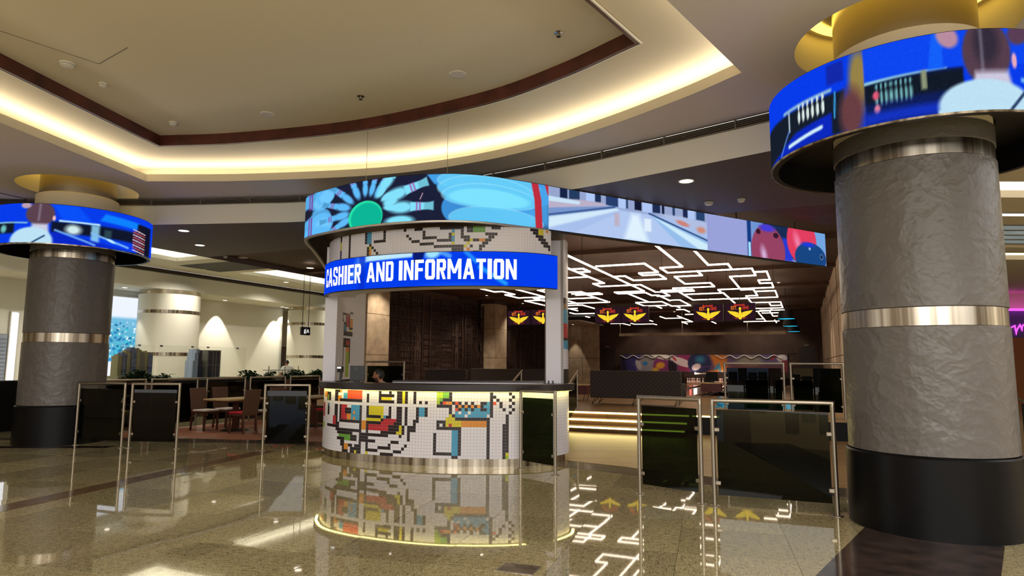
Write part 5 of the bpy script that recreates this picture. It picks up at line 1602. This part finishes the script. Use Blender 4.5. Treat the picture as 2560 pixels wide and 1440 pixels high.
for k in range(220):
    x, y = rng.uniform(0, 140), rng.uniform(46, 140)
    pc.ell(x, y, rng.uniform(2, 7), rng.uniform(1.5, 4), [(230, 250, 255), (20, 110, 160), (70, 200, 220), (40, 120, 190)][k % 4], 0, .4)
pc.ell(70, 20, 110, 34, (244, 246, 255), 14, .1); pc.line(0, 46, 100, 52, 6, (40, 140, 220), 1, 4); pc.line(60, 44, 140, 84, 5, (60, 150, 230), 1, 4)
sw = screen('display', np.stack([np.zeros(70), np.linspace(-.9, .85, 70)], -1), pc, .9, 4.15, 'led_picture', o)
MB().box(-.06, -.95, .85, -.004, .9, 4.2).build('frame', 'plastic_white', o)
o = hall_thing('light_bar', 13.4, -24.4); tag(o, 'vertical white light bar on the far left wall', 'lamp')
MB().box(.0, -.09, .9, .06, .09, 3.25).build('tube', 'em_bar', o); MB().box(-.06, -.12, .85, 0, .12, 3.3).build('backing', 'plastic_white', o)
o = hall_thing('far_poster', 12.6, -24.4); tag(o, 'grey tower picture board on the far left wall', 'poster')
pc = Pic(np.linspace(0, 60, 40), 50, 100, (150, 160, 180))
for k in range(12): pc.rect(0, k * 8, 60, k * 8 + 4, (110, 122, 150), 2)
pc.poly([(0, 100), (30, 100), (10, 60), (0, 40)], (176, 176, 180), 4)
screen('print', np.stack([np.full(40, .012), np.linspace(-.9, .62, 40)], -1), pc, .9, 2.5, 'printed_board', o)
MB().box(-.04, -.92, .88, .0, .64, 2.52).build('board', 'plastic_grey', o)
o = hall_thing('low_wall', 9.3, -17.2); tag(o, 'low black wall left of the left grey column', 'partition')
MB().box(-.2, -3, 0, .2, .9, 1.13).build('body', 'black_gloss', o); MB().box(-.22, -3.02, 1.13, .22, .92, 1.16).build('cap', 'black_matte', o)
o = hall_thing('restroom_sign', 20.35, -18); tag(o, 'small hanging restroom sign with white pictograms', 'sign')
MB().box(-.04, -.24, 2.7, .04, .24, 3.02).build('board', 'plastic_black', o)
MB().lathe([(0, 2.93), (.02, 2.92), (.02, 2.9), (0, 2.89)], 8, (.045, -.08, 0)).box(.041, -.11, 2.76, .046, -.05, 2.885).box(.041, -.02, 2.75, .046, 0, 2.95).build('pictogram', 'em_icon', o)
MB().bar((.044, .05, 2.8), (.044, .1, 2.93), .02).bar((.044, .1, 2.93), (.044, .15, 2.8), .02).build('pictogram', 'em_icon', o)
for y in (-.17, .17): MB().tube([(0, y, 3.02), (0, y, 5.2)], .012, 6).build('rod', 'black_matte', o)
def downlight(loc, label, r=.1, power=0.0, angle=70, group='round ceiling downlights', aim=None, blend=.5, mat_='em_down'):
    o = empty('downlight', loc); tag(o, label, 'lamp', group)
    MB().lathe([(r, -.004), (r + .02, -.008), (r + .025, 0)], 24).build('trim_ring', 'plastic_white', o, smooth=True)
    MB().lathe([(0, -.003), (r, -.003)], 24).build('lens', mat_, o)
    if power:
        l = bpy.data.lights.new('downlight_lamp', 'SPOT'); l.energy = power * SPOT; l.spot_size = radians(angle); l.spot_blend = blend
        l.color = (1, .9, .72); l.shadow_soft_size = .05
        lo = bpy.data.objects.new('downlight_lamp', l); link(lo, o); lo.location = (0, 0, -.02)
        if aim is not None:
            lo.rotation_euler = Vector(aim).to_track_quat('-Z', 'Y').to_euler()
    return o
downlight((2.88, 10.58, ZD), 'bright downlight in the dark soffit above the straight screen', .11, 120)
downlight((-7.6, 14.9, ZD), 'bright downlight in the dark soffit right of the left ring display', .11, 120)
downlight((-8.11, 16.76, ZD), 'second bright downlight in the dark soffit by the left ring display', .11, 120)
downlight((-6.47, 20.76, ZD), 'bright downlight in the dark soffit left of the kiosk ring', .11, 120)
for x, y, lb in ((-10.6, 1, 'added fill downlight in the left soffit nearest the viewer'), (-10.8, 4.5, 'added fill downlight in the left soffit, middle of three'), (-11.2, 8, 'added fill downlight in the left soffit nearest the left column'),
                 (3.6, -3.5, 'added fill downlight in the right soffit behind the viewer'), (4.4, 0, 'added fill downlight in the right soffit beside the viewer'), (4.6, 3.2, 'added fill downlight in the right soffit before the big column')):
    downlight((x, y, ZA), lb, .11, 200 if x < 0 else 290, 110, 'added soffit fill downlights')  # lamps added out of view; floor bounce from them lifts the ceilings
for s, t, lb in ((21.8, -24.0, 'far downlight washing the middle of the white wall'), (25.4, -24.0, 'far downlight at the corner of the white wall'), (16.6, -23.5, 'far downlight above the bright far screen'),
                 (25.9, -24.2, 'far downlight above the second white column'), (11.6, -24.0, 'far downlight at the left picture edge')):
    p = HP(s, t, 4.42)
    w_ = np.array(HP(0, -1)[:2])
    downlight(p, lb, .09, 420 if '4.0' in str(t) or t == -24.0 else 150, 62, 'far mall downlights', (w_[0] * .1, w_[1] * .1, -1), .25)

for s, t, lb in ((10.5, -21.1, 'added corridor downlight at the left end of the far ceiling'), (14.2, -21.1, 'added corridor downlight before the far screen'), (18.0, -21.1, 'added corridor downlight before the first white column'),
                 (22.5, -21.1, 'added corridor downlight before the white wall'), (27.5, -21.1, 'added corridor downlight before the second white column')):
    downlight(HP(s, t, 5.2), lb, .1, 480, 150, 'added corridor downlights', None, .8)  # fixtures added to brighten the far corridor
for s, t, lb in ((19.4, -13.1, 'small hall downlight over the cashier side'), (23.9, -12.9, 'small hall downlight before the nearest lattice screen'), (27.2, -13.4, 'small hall downlight before the third lattice screen'),
                 (31.5, -13.4, 'small hall downlight by the slim concrete pillar'), (20.0, -.8, 'small hall downlight by the right concrete wall'), (27.0, -.8, 'second small hall downlight by the right concrete wall')):
    downlight(HP(s, t, 4.77), lb, .05, 340, 110, 'hall downlights', None, .6)
# ---- bowling hall
def hall_screen(s0, s1, label):
    L = s1 - s0; H_ = 4.05
    o = hall_thing('lattice_screen', (s0 + s1) / 2, -14.6, .45); tag(o, label, 'screen', 'dark lattice screens along the hall wall')
    MB().box(-.03, -L / 2, 0, .03, -L / 2 + .06, H_).build('upright', 'lattice', o)
    MB().box(-.03, L / 2 - .06, 0, .03, L / 2, H_).build('upright', 'lattice', o)
    m = MB(); r_ = random.Random(int(s0 * 10))
    cw_ = L / 3
    for c in range(3):
        x0 = -L / 2 + c * cw_
        m.box(-.02, x0 - .012, 0, .02, x0 + .012, H_)
        z = 0.0
        while z < H_ - .1:
            h = r_.choice((.1, .16, .22, .3))
            m.box(-.018, x0, z, .018, x0 + cw_, z + .014)
            n_ = r_.choice((3, 5, 7, 9))
            for q in range(n_):
                if r_.random() < .8:
                    y = x0 + cw_ * (q + .5) / n_
                    m.box(-.014, y - .007, z, .014, y + .007, min(H_, z + h))
            z += h
    m.build('lattice', 'lattice', o)
for i, (a, b) in enumerate(((20.9, 23.6), (24.15, 27.1), (27.35, 29.3), (31.1, 33.2), (33.9, 35.9), (36.6, 38.8))):
    hall_screen(a, b, ['nearest lattice screen beside the kiosk left concrete pillar', 'second lattice screen seen through the kiosk opening', 'third lattice screen left of the slim concrete pillar',
                       'fourth lattice screen right of the slim concrete pillar', 'fifth lattice screen behind the hanging score monitors', 'farthest lattice screen beside the kiosk right tower'][i])
def pillar(s, t, w, d, label):
    o = hall_thing('concrete_pillar', s, t); tag(o, label, 'pillar')
    for z0, z1 in ((0, 1.9), (1.915, 3.35), (3.365, 4.6)):
        MB().box(-d / 2, -w / 2, z0, d / 2, w / 2, z1).build('cladding', 'concrete', o, bevel=.004)
    MB().box(-d / 2 + .02, -w / 2 + .02, 0, d / 2 - .02, w / 2 - .02, 4.78).build('core', 'hall_wall', o)
    for z in (1.7, 2.1, 3.2): MB().lathe([(0, 0), (.02, 0)], 8).build('bolt', 'grille_dark', o, loc=(d / 2 + .001, w / 4, z)).rotation_euler = (0, pi / 2, 0)
pillar(19.55, -14.4, 1.35, .9, 'wide tan concrete pillar behind the cashier counter')
pillar(30.1, -14.4, 1.4, .8, 'slim tan concrete pillar between the lattice screens')
mz = hall_thing('light_maze', 0, 0, 4.0); tag(mz, 'maze of thin white light lines hung over the bowling hall', 'lamp')
for pl_ in MAZE:
    for a, b in zip(pl_[:-1], pl_[1:]):
        if abs(a[0] - b[0]) + abs(a[1] - b[1]) < .08: continue
        da = .018
        dx, dy = np.sign(b[1] - a[1]) * da, np.sign(b[0] - a[0]) * da
        MB().bar((a[1] - dx, a[0] - dy, 0), (b[1] + dx, b[0] + dy, 0), .036, .036).build('light_bar', 'em_maze', mz)
for s, t in ((14.6, -4.7), (17.5, -3.4), (20, -2.0), (21, -5.6), (23, -4), (25, -8), (22, -.8), (27.5, -2), (30, -6), (33, -1.5), (20.3, -8.4), (36, -6)):
    MB().tube([(t, s, 0), (t, s, .78)], .006, 5).build('hanging_wire', 'black_matte', mz)
def score_monitor(t0, label):
    o = hall_thing('score_monitor', 24.0, t0 + .51); tag(o, label, 'monitor', 'hanging score monitors')
    MB().box(-.51, 0, 3.14, .51, .08, 3.76).build('case', 'black_gloss', o)
    MB().add([(-.49, -.004, 3.16), (.49, -.004, 3.16), (.49, -.004, 3.74), (-.49, -.004, 3.74)], [(0, 1, 2, 3)]).build('panel', 'em_screen_dark', o)
    MB().tube([(0, .05, 3.76), (0, .05, 4.78)], .014, 6).build('pole', 'black_matte', o)
    def fl(pts, name, mt_, z=-.008):
        MB().add([(x, z, 3.16 + y) for x, y in pts], [tuple(range(len(pts)))]).build(name, mt_, o)
    pin = [(-.05, .04), (0, .015), (.05, .04), (.068, .12), (.06, .2), (.032, .27), (.028, .3), (.042, .35), (.03, .39), (0, .405), (-.03, .39), (-.042, .35), (-.028, .3), (-.032, .27), (-.06, .2), (-.068, .12)]
    fl([(x, y * 1.14) for x, y in pin], 'pin_emblem', 'em_yellow', -.012)
    for s in (-1, 1):
        fl([(s * .07, .27), (s * .16, .3), (s * .42, .34), (s * .34, .24), (s * .25, .18), (s * .13, .1), (s * .06, .09)][::s], 'wing', 'em_yellow')
        fl([(s * .08, .07), (s * .2, .08), (s * .27, .13), (s * .19, .065), (s * .08, .045)][::s], 'swoosh', 'em_red')
    for txt, x, y, sz, xs, mt_, sh in (('EST.', -.3, .375, .17, .72, 'em_orange', 0), ('1845', .07, .375, .17, .72, 'em_red', 0), ('Brunswick', -.2, .505, .1, .85, 'em_red', .3)):
        v, f = text_shape(txt, sz, xs, .004, sh)
        MB().add([(x + p[0], -.01, 3.16 + y + p[1]) for p in v], f).build('lettering', mt_, o)
for t0, lb in ((-10.89, 'score monitor with winged pin seen in the kiosk opening, left of the pair'), (-9.85, 'score monitor with winged pin half behind the kiosk tower'),
               (-7.23, 'score monitor with winged pin, left of the middle pair'), (-6.2, 'score monitor with winged pin, right of the middle pair'),
               (-3.57, 'score monitor with winged pin, left of the right pair'), (-2.5, 'score monitor with winged pin, rightmost')):
    score_monitor(t0, lb)
o = hall_thing('pale_beam', 38.0, -5.4, 3.27); tag(o, 'long pale horizontal beam hung before the dark back wall', 'beam')
MB().box(-4.55, -.08, 0, 4.55, .08, .16).build('beam', 'concrete', o)
for x in (-4.5, -.9, 2.6): MB().tube([(x, 0, .16), (x, 0, 1.5)], .014, 6).build('hanging_rod', 'steel', o)
for i, (x, lb) in enumerate(((-9.0, 'wall washer over the back wall, left'), (-7.0, 'wall washer over the back wall, second'), (-3.4, 'wall washer over the back wall, third'), (-1.6, 'wall washer over the back wall, right'))):
    downlight(HP(39.6, x, 4.76), lb, .06, 150, 95, 'wall washers of the hall', (HP(.4, 0)[0], HP(.4, 0)[1], -1))
downlight(HP(39.5, -13.35, 4.12), 'narrow downlight washing the grey concrete wall of the hall', .08, 150, 45, 'wall washers of the hall', (0, 0, -1), .2)
# masking mural over the pins
o = hall_thing('pin_deck_mural', 41.0, -5.8); tag(o, 'wide colourful mural of balls and pins over the pin decks', 'mural')
pc = Pic(np.linspace(1551, 1968, 420), 56, 50, (96, 76, 110))
pc.rect(1551, 0, 1590, 50, (30, 22, 50), 6); pc.poly([(1560, 50), (1600, 50), (1640, 0), (1570, 0)], (52, 50, 120), 8)
for k in range(9): pc.line(1600, 0, 1560 + k * 12, 50, 1, (150, 130, 160), .6, 1)
pc.ell(1620, 18, 28, 26, (150, 140, 150), 0, .2); pc.ell(1618, 24, 8, 8, (40, 120, 190), 0, .4); pc.ell(1600, 20, 8, 18, (190, 180, 180), 20, .3)
pc.rect(1615, 30, 1650, 50, (140, 134, 120), 8, .7)
pc.ell(1664, 16, 26, 30, (132, 50, 110), 0, .08); pc.ell(1658, 18, 15, 12, (226, 160, 50), 20, .4); pc.ell(1645, 4, 12, 10, (220, 170, 60), 0, .5)
pc.ell(1665, 44, 34, 9, (226, 212, 208), -14, .15); pc.ell(1690, 42, 12, 8, (200, 190, 200), 0, .3)
pc.ell(1682, 18, 4, 26, (30, 22, 36), 0, .4); pc.rect(1683, 0, 1700, 30, (26, 20, 34), 4)
pc.poly([(1700, 50), (1740, 50), (1740, 0), (1705, 0)], (150, 50, 100), 6); pc.ell(1714, 28, 30, 12, (226, 210, 214), -24, .15); pc.line(1692, 42, 1698, 34, 5, (190, 40, 50), 1, 2)
pc.ell(1758, 24, 30, 34, (34, 44, 88), 0, .06); pc.ell(1760, 36, 18, 16, (50, 130, 170), 0, .7); pc.line(1740, 12, 1786, 16, 2, (110, 70, 140), 1, 2)
pc.ell(1750, 14, 14, 10, (220, 206, 206), 34, .2)
pc.poly([(1785, 50), (1830, 50), (1830, 0), (1800, 0)], (206, 126, 50), 8); pc.poly([(1776, 0), (1800, 20), (1806, 34), (1812, 0)], (60, 140, 180), 5); pc.poly([(1770, 0), (1806, 8), (1806, 0)], (216, 130, 60), 3)
pc.rect(1826, 20, 1960, 50, (92, 76, 120), 10); pc.ell(1880, 30, 40, 24, (140, 132, 120), 0, .5); pc.rect(1824, 0, 1960, 20, (110, 60, 60), 8, .8)
pc.ell(1955, 40, 14, 12, (220, 206, 206), 0, .3); pc.line(1932, 36, 1940, 48, 5, (170, 40, 50), 1, 2); pc.rect(1955, 0, 1968, 34, (130, 46, 56), 3)
screen('print', np.stack([np.linspace(-4.9, 4.9, 420), np.zeros(420)], -1), pc, 1.2, 2.23, 'printed_board', o)
MB().box(-4.92, .004, 1.18, 4.92, .08, 2.25).build('board', 'black_matte', o)
for x0, x1 in ((-4.9, -1.6), (.9, 4.6)):
    xs_ = np.linspace(x0, x1, 70)
    MB().tube([(x, -.03, 2.1 + .09 * sin((x - x0) * 2 * pi / .82 + pi / 2)) for x in xs_], .03, 6).build('wave_strip', 'plastic_white', o, smooth=True)
v, f = text_shape('Brunswick', .2, 1.0, .008)
w_ = v[:, 0].max()
MB().add([(-.32 + p[0] / w_ * .72, -.03, 1.06 + p[1] * .8) for p in v], f).build('lettering', 'plastic_white', o)
MB().box(-.36, -.02, 1.03, .44, .0, 1.2).build('name_board', 'black_matte', o)
# lanes and pins
pin_me = None
PROF = [(0, 0), (.026, 0), (.04, .06), (.0605, .115), (.055, .17), (.03, .235), (.0235, .26), (.026, .3), (.032, .335), (.03, .36), (.016, .378), (0, .381)]
for li, (tc_, nm) in enumerate(((-7.75, 'left of the visible lanes'), (-6.1, 'visible right of the sofa'), (-4.5, 'behind the maroon table'))):
    o = hall_thing('bowling_lane', 33, tc_); tag(o, 'glossy wooden bowling lane, ' + nm, 'lane', 'bowling lanes')
    MB().box(-.53, -7.0, .38, .53, 8.3, .45).build('deck', 'lane_wood', o)
    for s in (-1, 1):
        MB().box(min(s * .53, s * .78), -7.0, .34, max(s * .53, s * .78), 8.3, .37).build('gutter', 'black_gloss', o)
    MB().box(-.8, 6.9, .47, -.76, 8.3, 1.1).box(.76, 6.9, .47, .8, 8.3, 1.1).build('divider', 'black_matte', o)
    if li == 0: continue
    ld = bpy.data.lights.new('pin_lamp', 'POINT'); ld.energy = 5; ld.color = (1, .12, .08) ; ld.shadow_soft_size = .05
    lo = link(bpy.data.objects.new('pin_lamp', ld), o); lo.location = (-.1, 6.7, 1.0)
    ld = bpy.data.lights.new('deck_lamp', 'POINT'); ld.energy = 9; ld.color = (1, .85, .7); ld.shadow_soft_size = .1
    lo = link(bpy.data.objects.new('deck_lamp', ld), o); lo.location = (0, 7.9, 1.05)
    k = 0
    for row in range(4):
        for q in range(row + 1):
            p = HP(40.2 + row * .264, tc_ + (q - row / 2) * .305, .45)
            po = empty('bowling_pin', p)
            names = ['head pin', 'second row pin, left', 'second row pin, right', 'third row pin, left', 'third row pin, middle', 'third row pin, right', 'back row pin, far left', 'back row pin, inner left', 'back row pin, inner right', 'back row pin, far right']
            tag(po, 'white bowling pin, ' + names[k] + (' of the lane right of the sofa' if li == 1 else ' of the lane behind the maroon table'), 'pin', 'standing bowling pins'); k += 1
            if pin_me is None:
                b1 = MB().lathe(PROF, 14).build('body', 'pin_white', po, smooth=True)
                b2 = MB().lathe([(.0262, .24), (.0252, .255), (.0252, .265), (.027, .28)], 14).build('neck_band', 'pin_red', po, smooth=True)
                pin_me = (b1.data, b2.data)
            else:
                link(bpy.data.objects.new('body', pin_me[0]), po); link(bpy.data.objects.new('neck_band', pin_me[1]), po)
def sofa(s, t, L, label, rot=0.0):
    o = hall_thing('sofa', s, t, .45, rot); tag(o, label, 'sofa', 'dark woven sofas of the hall')
    MB().box(-L / 2, -.06, .2, L / 2, .14, .98).build('backrest', 'sofa_weave', o, bevel=.02)
    MB().box(-L / 2, .14, .2, L / 2, .8, .46).build('seat', 'sofa_weave', o, bevel=.02)
    for s_ in (-1, 1):
        MB().box(min(s_ * L / 2, s_ * (L / 2 - .12)), .14, .2, max(s_ * L / 2, s_ * (L / 2 - .12)), .8, .62).build('armrest', 'sofa_weave', o, bevel=.015)
    for x in (-L / 2 + .12, 0, L / 2 - .12):
        for y in (0, .7):
            MB().tube([(x, y, .2), (x - .08, y - .02, .005), (x, y, .2)][:2], .009, 6).tube([(x + .1, y, .2), (x - .08, y - .02, .005)], .009, 6).build('leg', 'black_matte', o)
sofa(18.6, -4.45, 2.6, 'dark woven sofa seen from behind at the top of the steps')
sofa(22.0, -9.95, 3.0, 'dark woven sofa below the lattice screens, right of the cashier')
sofa(18.6, -10.6, 1.5, 'short dark woven sofa just behind the cashier barrier')
def side_table(s, t, w, label):
    o = hall_thing('lounge_table', s, t, .45); tag(o, label, 'table', 'maroon lounge tables')
    MB().box(-w / 2, -.3, .48, w / 2, .3, .52).build('tabletop', 'table_wood', o)
    MB().box(-w / 2 + .02, -.28, .2, w / 2 - .02, .28, .48).build('cabinet', 'maroon', o)
    for x in (-w / 2 + .1, w / 2 - .1):
        for y in (-.22, .22): MB().tube([(x, y, .2), (x - .06, y, .005)], .01, 6).build('leg', 'black_matte', o)
side_table(20.6, -6.85, .9, 'maroon lounge table left of the sofa, beyond the handrail')
side_table(25.2, -3.17, .74, 'maroon lounge table between sofa and raised barriers')
o = hall_thing('score_console', 25.2, -3.15, .97); tag(o, 'black score console standing on the maroon lounge table', 'console')
MB().box(-.2, -.02, .05, .2, .03, .38).build('screen', 'black_gloss', o, bevel=.008); MB().box(-.04, -.02, 0, .04, .06, .1).build('stand', 'plastic_black', o); MB().box(-.12, -.1, 0, .12, .1, .012).build('foot', 'plastic_black', o)
o = hall_thing('floor_rug', 20.4, -1.2, .45); tag(o, 'flat light blue rug on the raised floor behind the barriers', 'rug')
MB().box(-1.15, -1.4, 0, 1.15, 1.4, .012).build('pile', 'rug_blue', o); MB().box(-1.17, -1.42, 0, 1.17, 1.42, .006).build('border', 'rug_blue', o)
o = hall_thing('blue_toy', 19.2, -2.2, .462); tag(o, 'small blue toy figure at the rug corner', 'toy')
MB().lathe([(0, 0), (.08, .01), (.1, .08), (.06, .15), (0, .18)], 12).build('body', 'rug_blue', o, smooth=True); MB().lathe([(0, .16), (.05, .18), (.06, .22), (.04, .26), (0, .27)], 12).build('head', 'rug_blue', o, smooth=True)
for i, (s, t) in enumerate(((29, -.62), (34.5, -.57), (40, -.5))):
    o = hall_thing('pendant_lamp', s, t, 3.5); tag(o, ['black pendant lamp glowing blue, nearest of three', 'black pendant lamp glowing blue, middle of three', 'black pendant lamp glowing blue, lowest and farthest of three'][i], 'lamp', 'blue glowing pendants')
    MB().lathe([(0, .36), (.28, .34), (.34, .02), (.34, 0)], 24).build('shade', 'black_matte', o, smooth=True); MB().lathe([(0, .0), (.33, .0)], 24).build('diffuser', 'em_blue', o)
    MB().tube([(0, 0, .36), (0, 0, 1.28)], .012, 6).build('cord', 'black_matte', o)

o = empty('floor_box', (.06, 5.38, .001), radians(-20)); tag(o, 'small brown metal cover plate set in the granite floor', 'cover')
MB().box(-.14, -.1, 0, .14, .1, .004).build('plate', 'stone_strip', o); MB().box(-.155, -.115, 0, .155, .115, .002).build('frame', 'steel', o)

# ---- ceiling fittings
def detector(loc, label, r=.06):
    o = empty('smoke_detector', loc); tag(o, label, 'detector')
    MB().lathe([(r * 1.15, 0), (r * 1.15, -.012), (r, -.02), (r, -.024)], 20).build('base', 'plastic_white', o, smooth=True)
    MB().lathe([(r * .92, -.024), (r * .92, -.03)], 20).build('gap', 'grille_dark', o)
    MB().lathe([(r, -.03), (r * .98, -.045), (r * .55, -.058), (0, -.06)], 20).build('cap', 'plastic_white', o, smooth=True)
def speaker(loc, label, r=.12):
    o = empty('ceiling_speaker', loc); tag(o, label, 'speaker')
    MB().lathe([(r, 0), (r, -.006), (r - .015, -.01)], 28).build('rim', 'paint_white', o, smooth=True)
    MB().lathe([(0, -.006), (r - .015, -.008)], 28).build('mesh', 'paint_soffit', o)
def sprinkler(loc, label):
    o = empty('sprinkler', loc); tag(o, label, 'sprinkler')
    MB().lathe([(.06, 0), (.06, -.006), (.02, -.012)], 18).build('plate', 'steel', o, smooth=True)
    MB().tube([(0, 0, -.01), (0, 0, -.05)], .012, 8).build('stem', 'steel', o)
    MB().lathe([(0, -.05), (.03, -.052), (.03, -.056), (0, -.058)], 12).build('deflector', 'grille_dark', o)
detector((-6.34, 8.88, ZC), 'round smoke detector at the tray ceiling left end', .085)
detector((-6.25, 9.55, ZC), 'small flat sensor next to the tray smoke detector', .05)
detector((-6.01, 11.17, ZC), 'small white sensor near the tray left corner', .06)
speaker((-4.19, 10.76, ZC), 'flat round ceiling speaker left of the middle of the tray', .12)
speaker((-.81, 9.18, ZC), 'flat round ceiling speaker nearest the big right column', .13)
sprinkler((-2.42, 9.99, ZC), 'steel sprinkler between the two tray speakers')
sprinkler((.58, 7.95, ZC), 'steel sprinkler near the tray right corner')
detector((3.68, 12.0, ZD), 'smoke detector on the dark soffit before the straight screen', .07)
detector((4.2, 11.75, ZD), 'flat white sensor on the dark soffit before the straight screen', .06)
speaker((-7.8, 18.75, ZD), 'round speaker in the dark soffit left of the kiosk', .13)
detector((-8.2, 18.5, ZD), 'small white sensor in the dark soffit left of the kiosk', .05)

# ---- far right shop
o = empty('neon_shop_sign', (24.9, 31.9, 0)); tag(o, 'purple shop fascia with pink neon script far right', 'sign')
MB().box(-3, -.1, 3.0, 3, 0, 4.3).build('fascia', 'purple_wall', o)
cur = [(-.9 + .09 * k + .05 * sin(k * 1.9), 3.45 + .2 * sin(k * 2.1) + .1 * sin(k * .9)) for k in range(26)]
MB().tube([(x, -.14, z) for x, z in cur], .035, 6).build('neon_script', 'em_pink', o, smooth=True)
MB().box(-3, -.4, 4.3, 3, 0, 4.4).build('light_trough', 'em_pink', o)
o = empty('shop_panel', (24.9, 31.8, 0)); tag(o, 'brown wooden shop panel under the purple fascia', 'panel')
MB().box(-2.6, -.1, 0, 3, 0, 3.0).build('board', 'orange_panel', o); MB().box(-2.8, -.14, 0, -2.6, 0, 3.0).build('edge', 'paint_cream', o)
o = empty('dark_hedge', (8.8, 11.0, 0)); tag(o, 'dark planter with leaves right of the big column', 'planter')
MB().box(-.5, -2.2, 0, 4.5, -.2, 1.0).build('box', 'black_matte', o)
r_ = random.Random(5); m = MB()
for k in range(700):
    b = Vector((r_.uniform(-.5, 4.5), r_.uniform(-2.2, -.2), 1.0 + r_.uniform(0, .25))); a = r_.uniform(0, 2 * pi); l_ = .14
    d = Vector((cos(a), sin(a), r_.uniform(-.2, .8))).normalized(); s = d.cross(Vector((0, 0, 1))).normalized() * .03
    m.add([b, b + d * l_ * .5 + s, b + d * l_, b + d * l_ * .5 - s], [(0, 1, 2, 3)])
tag(m.build('foliage', 'leaf_dark', o), kind='stuff')
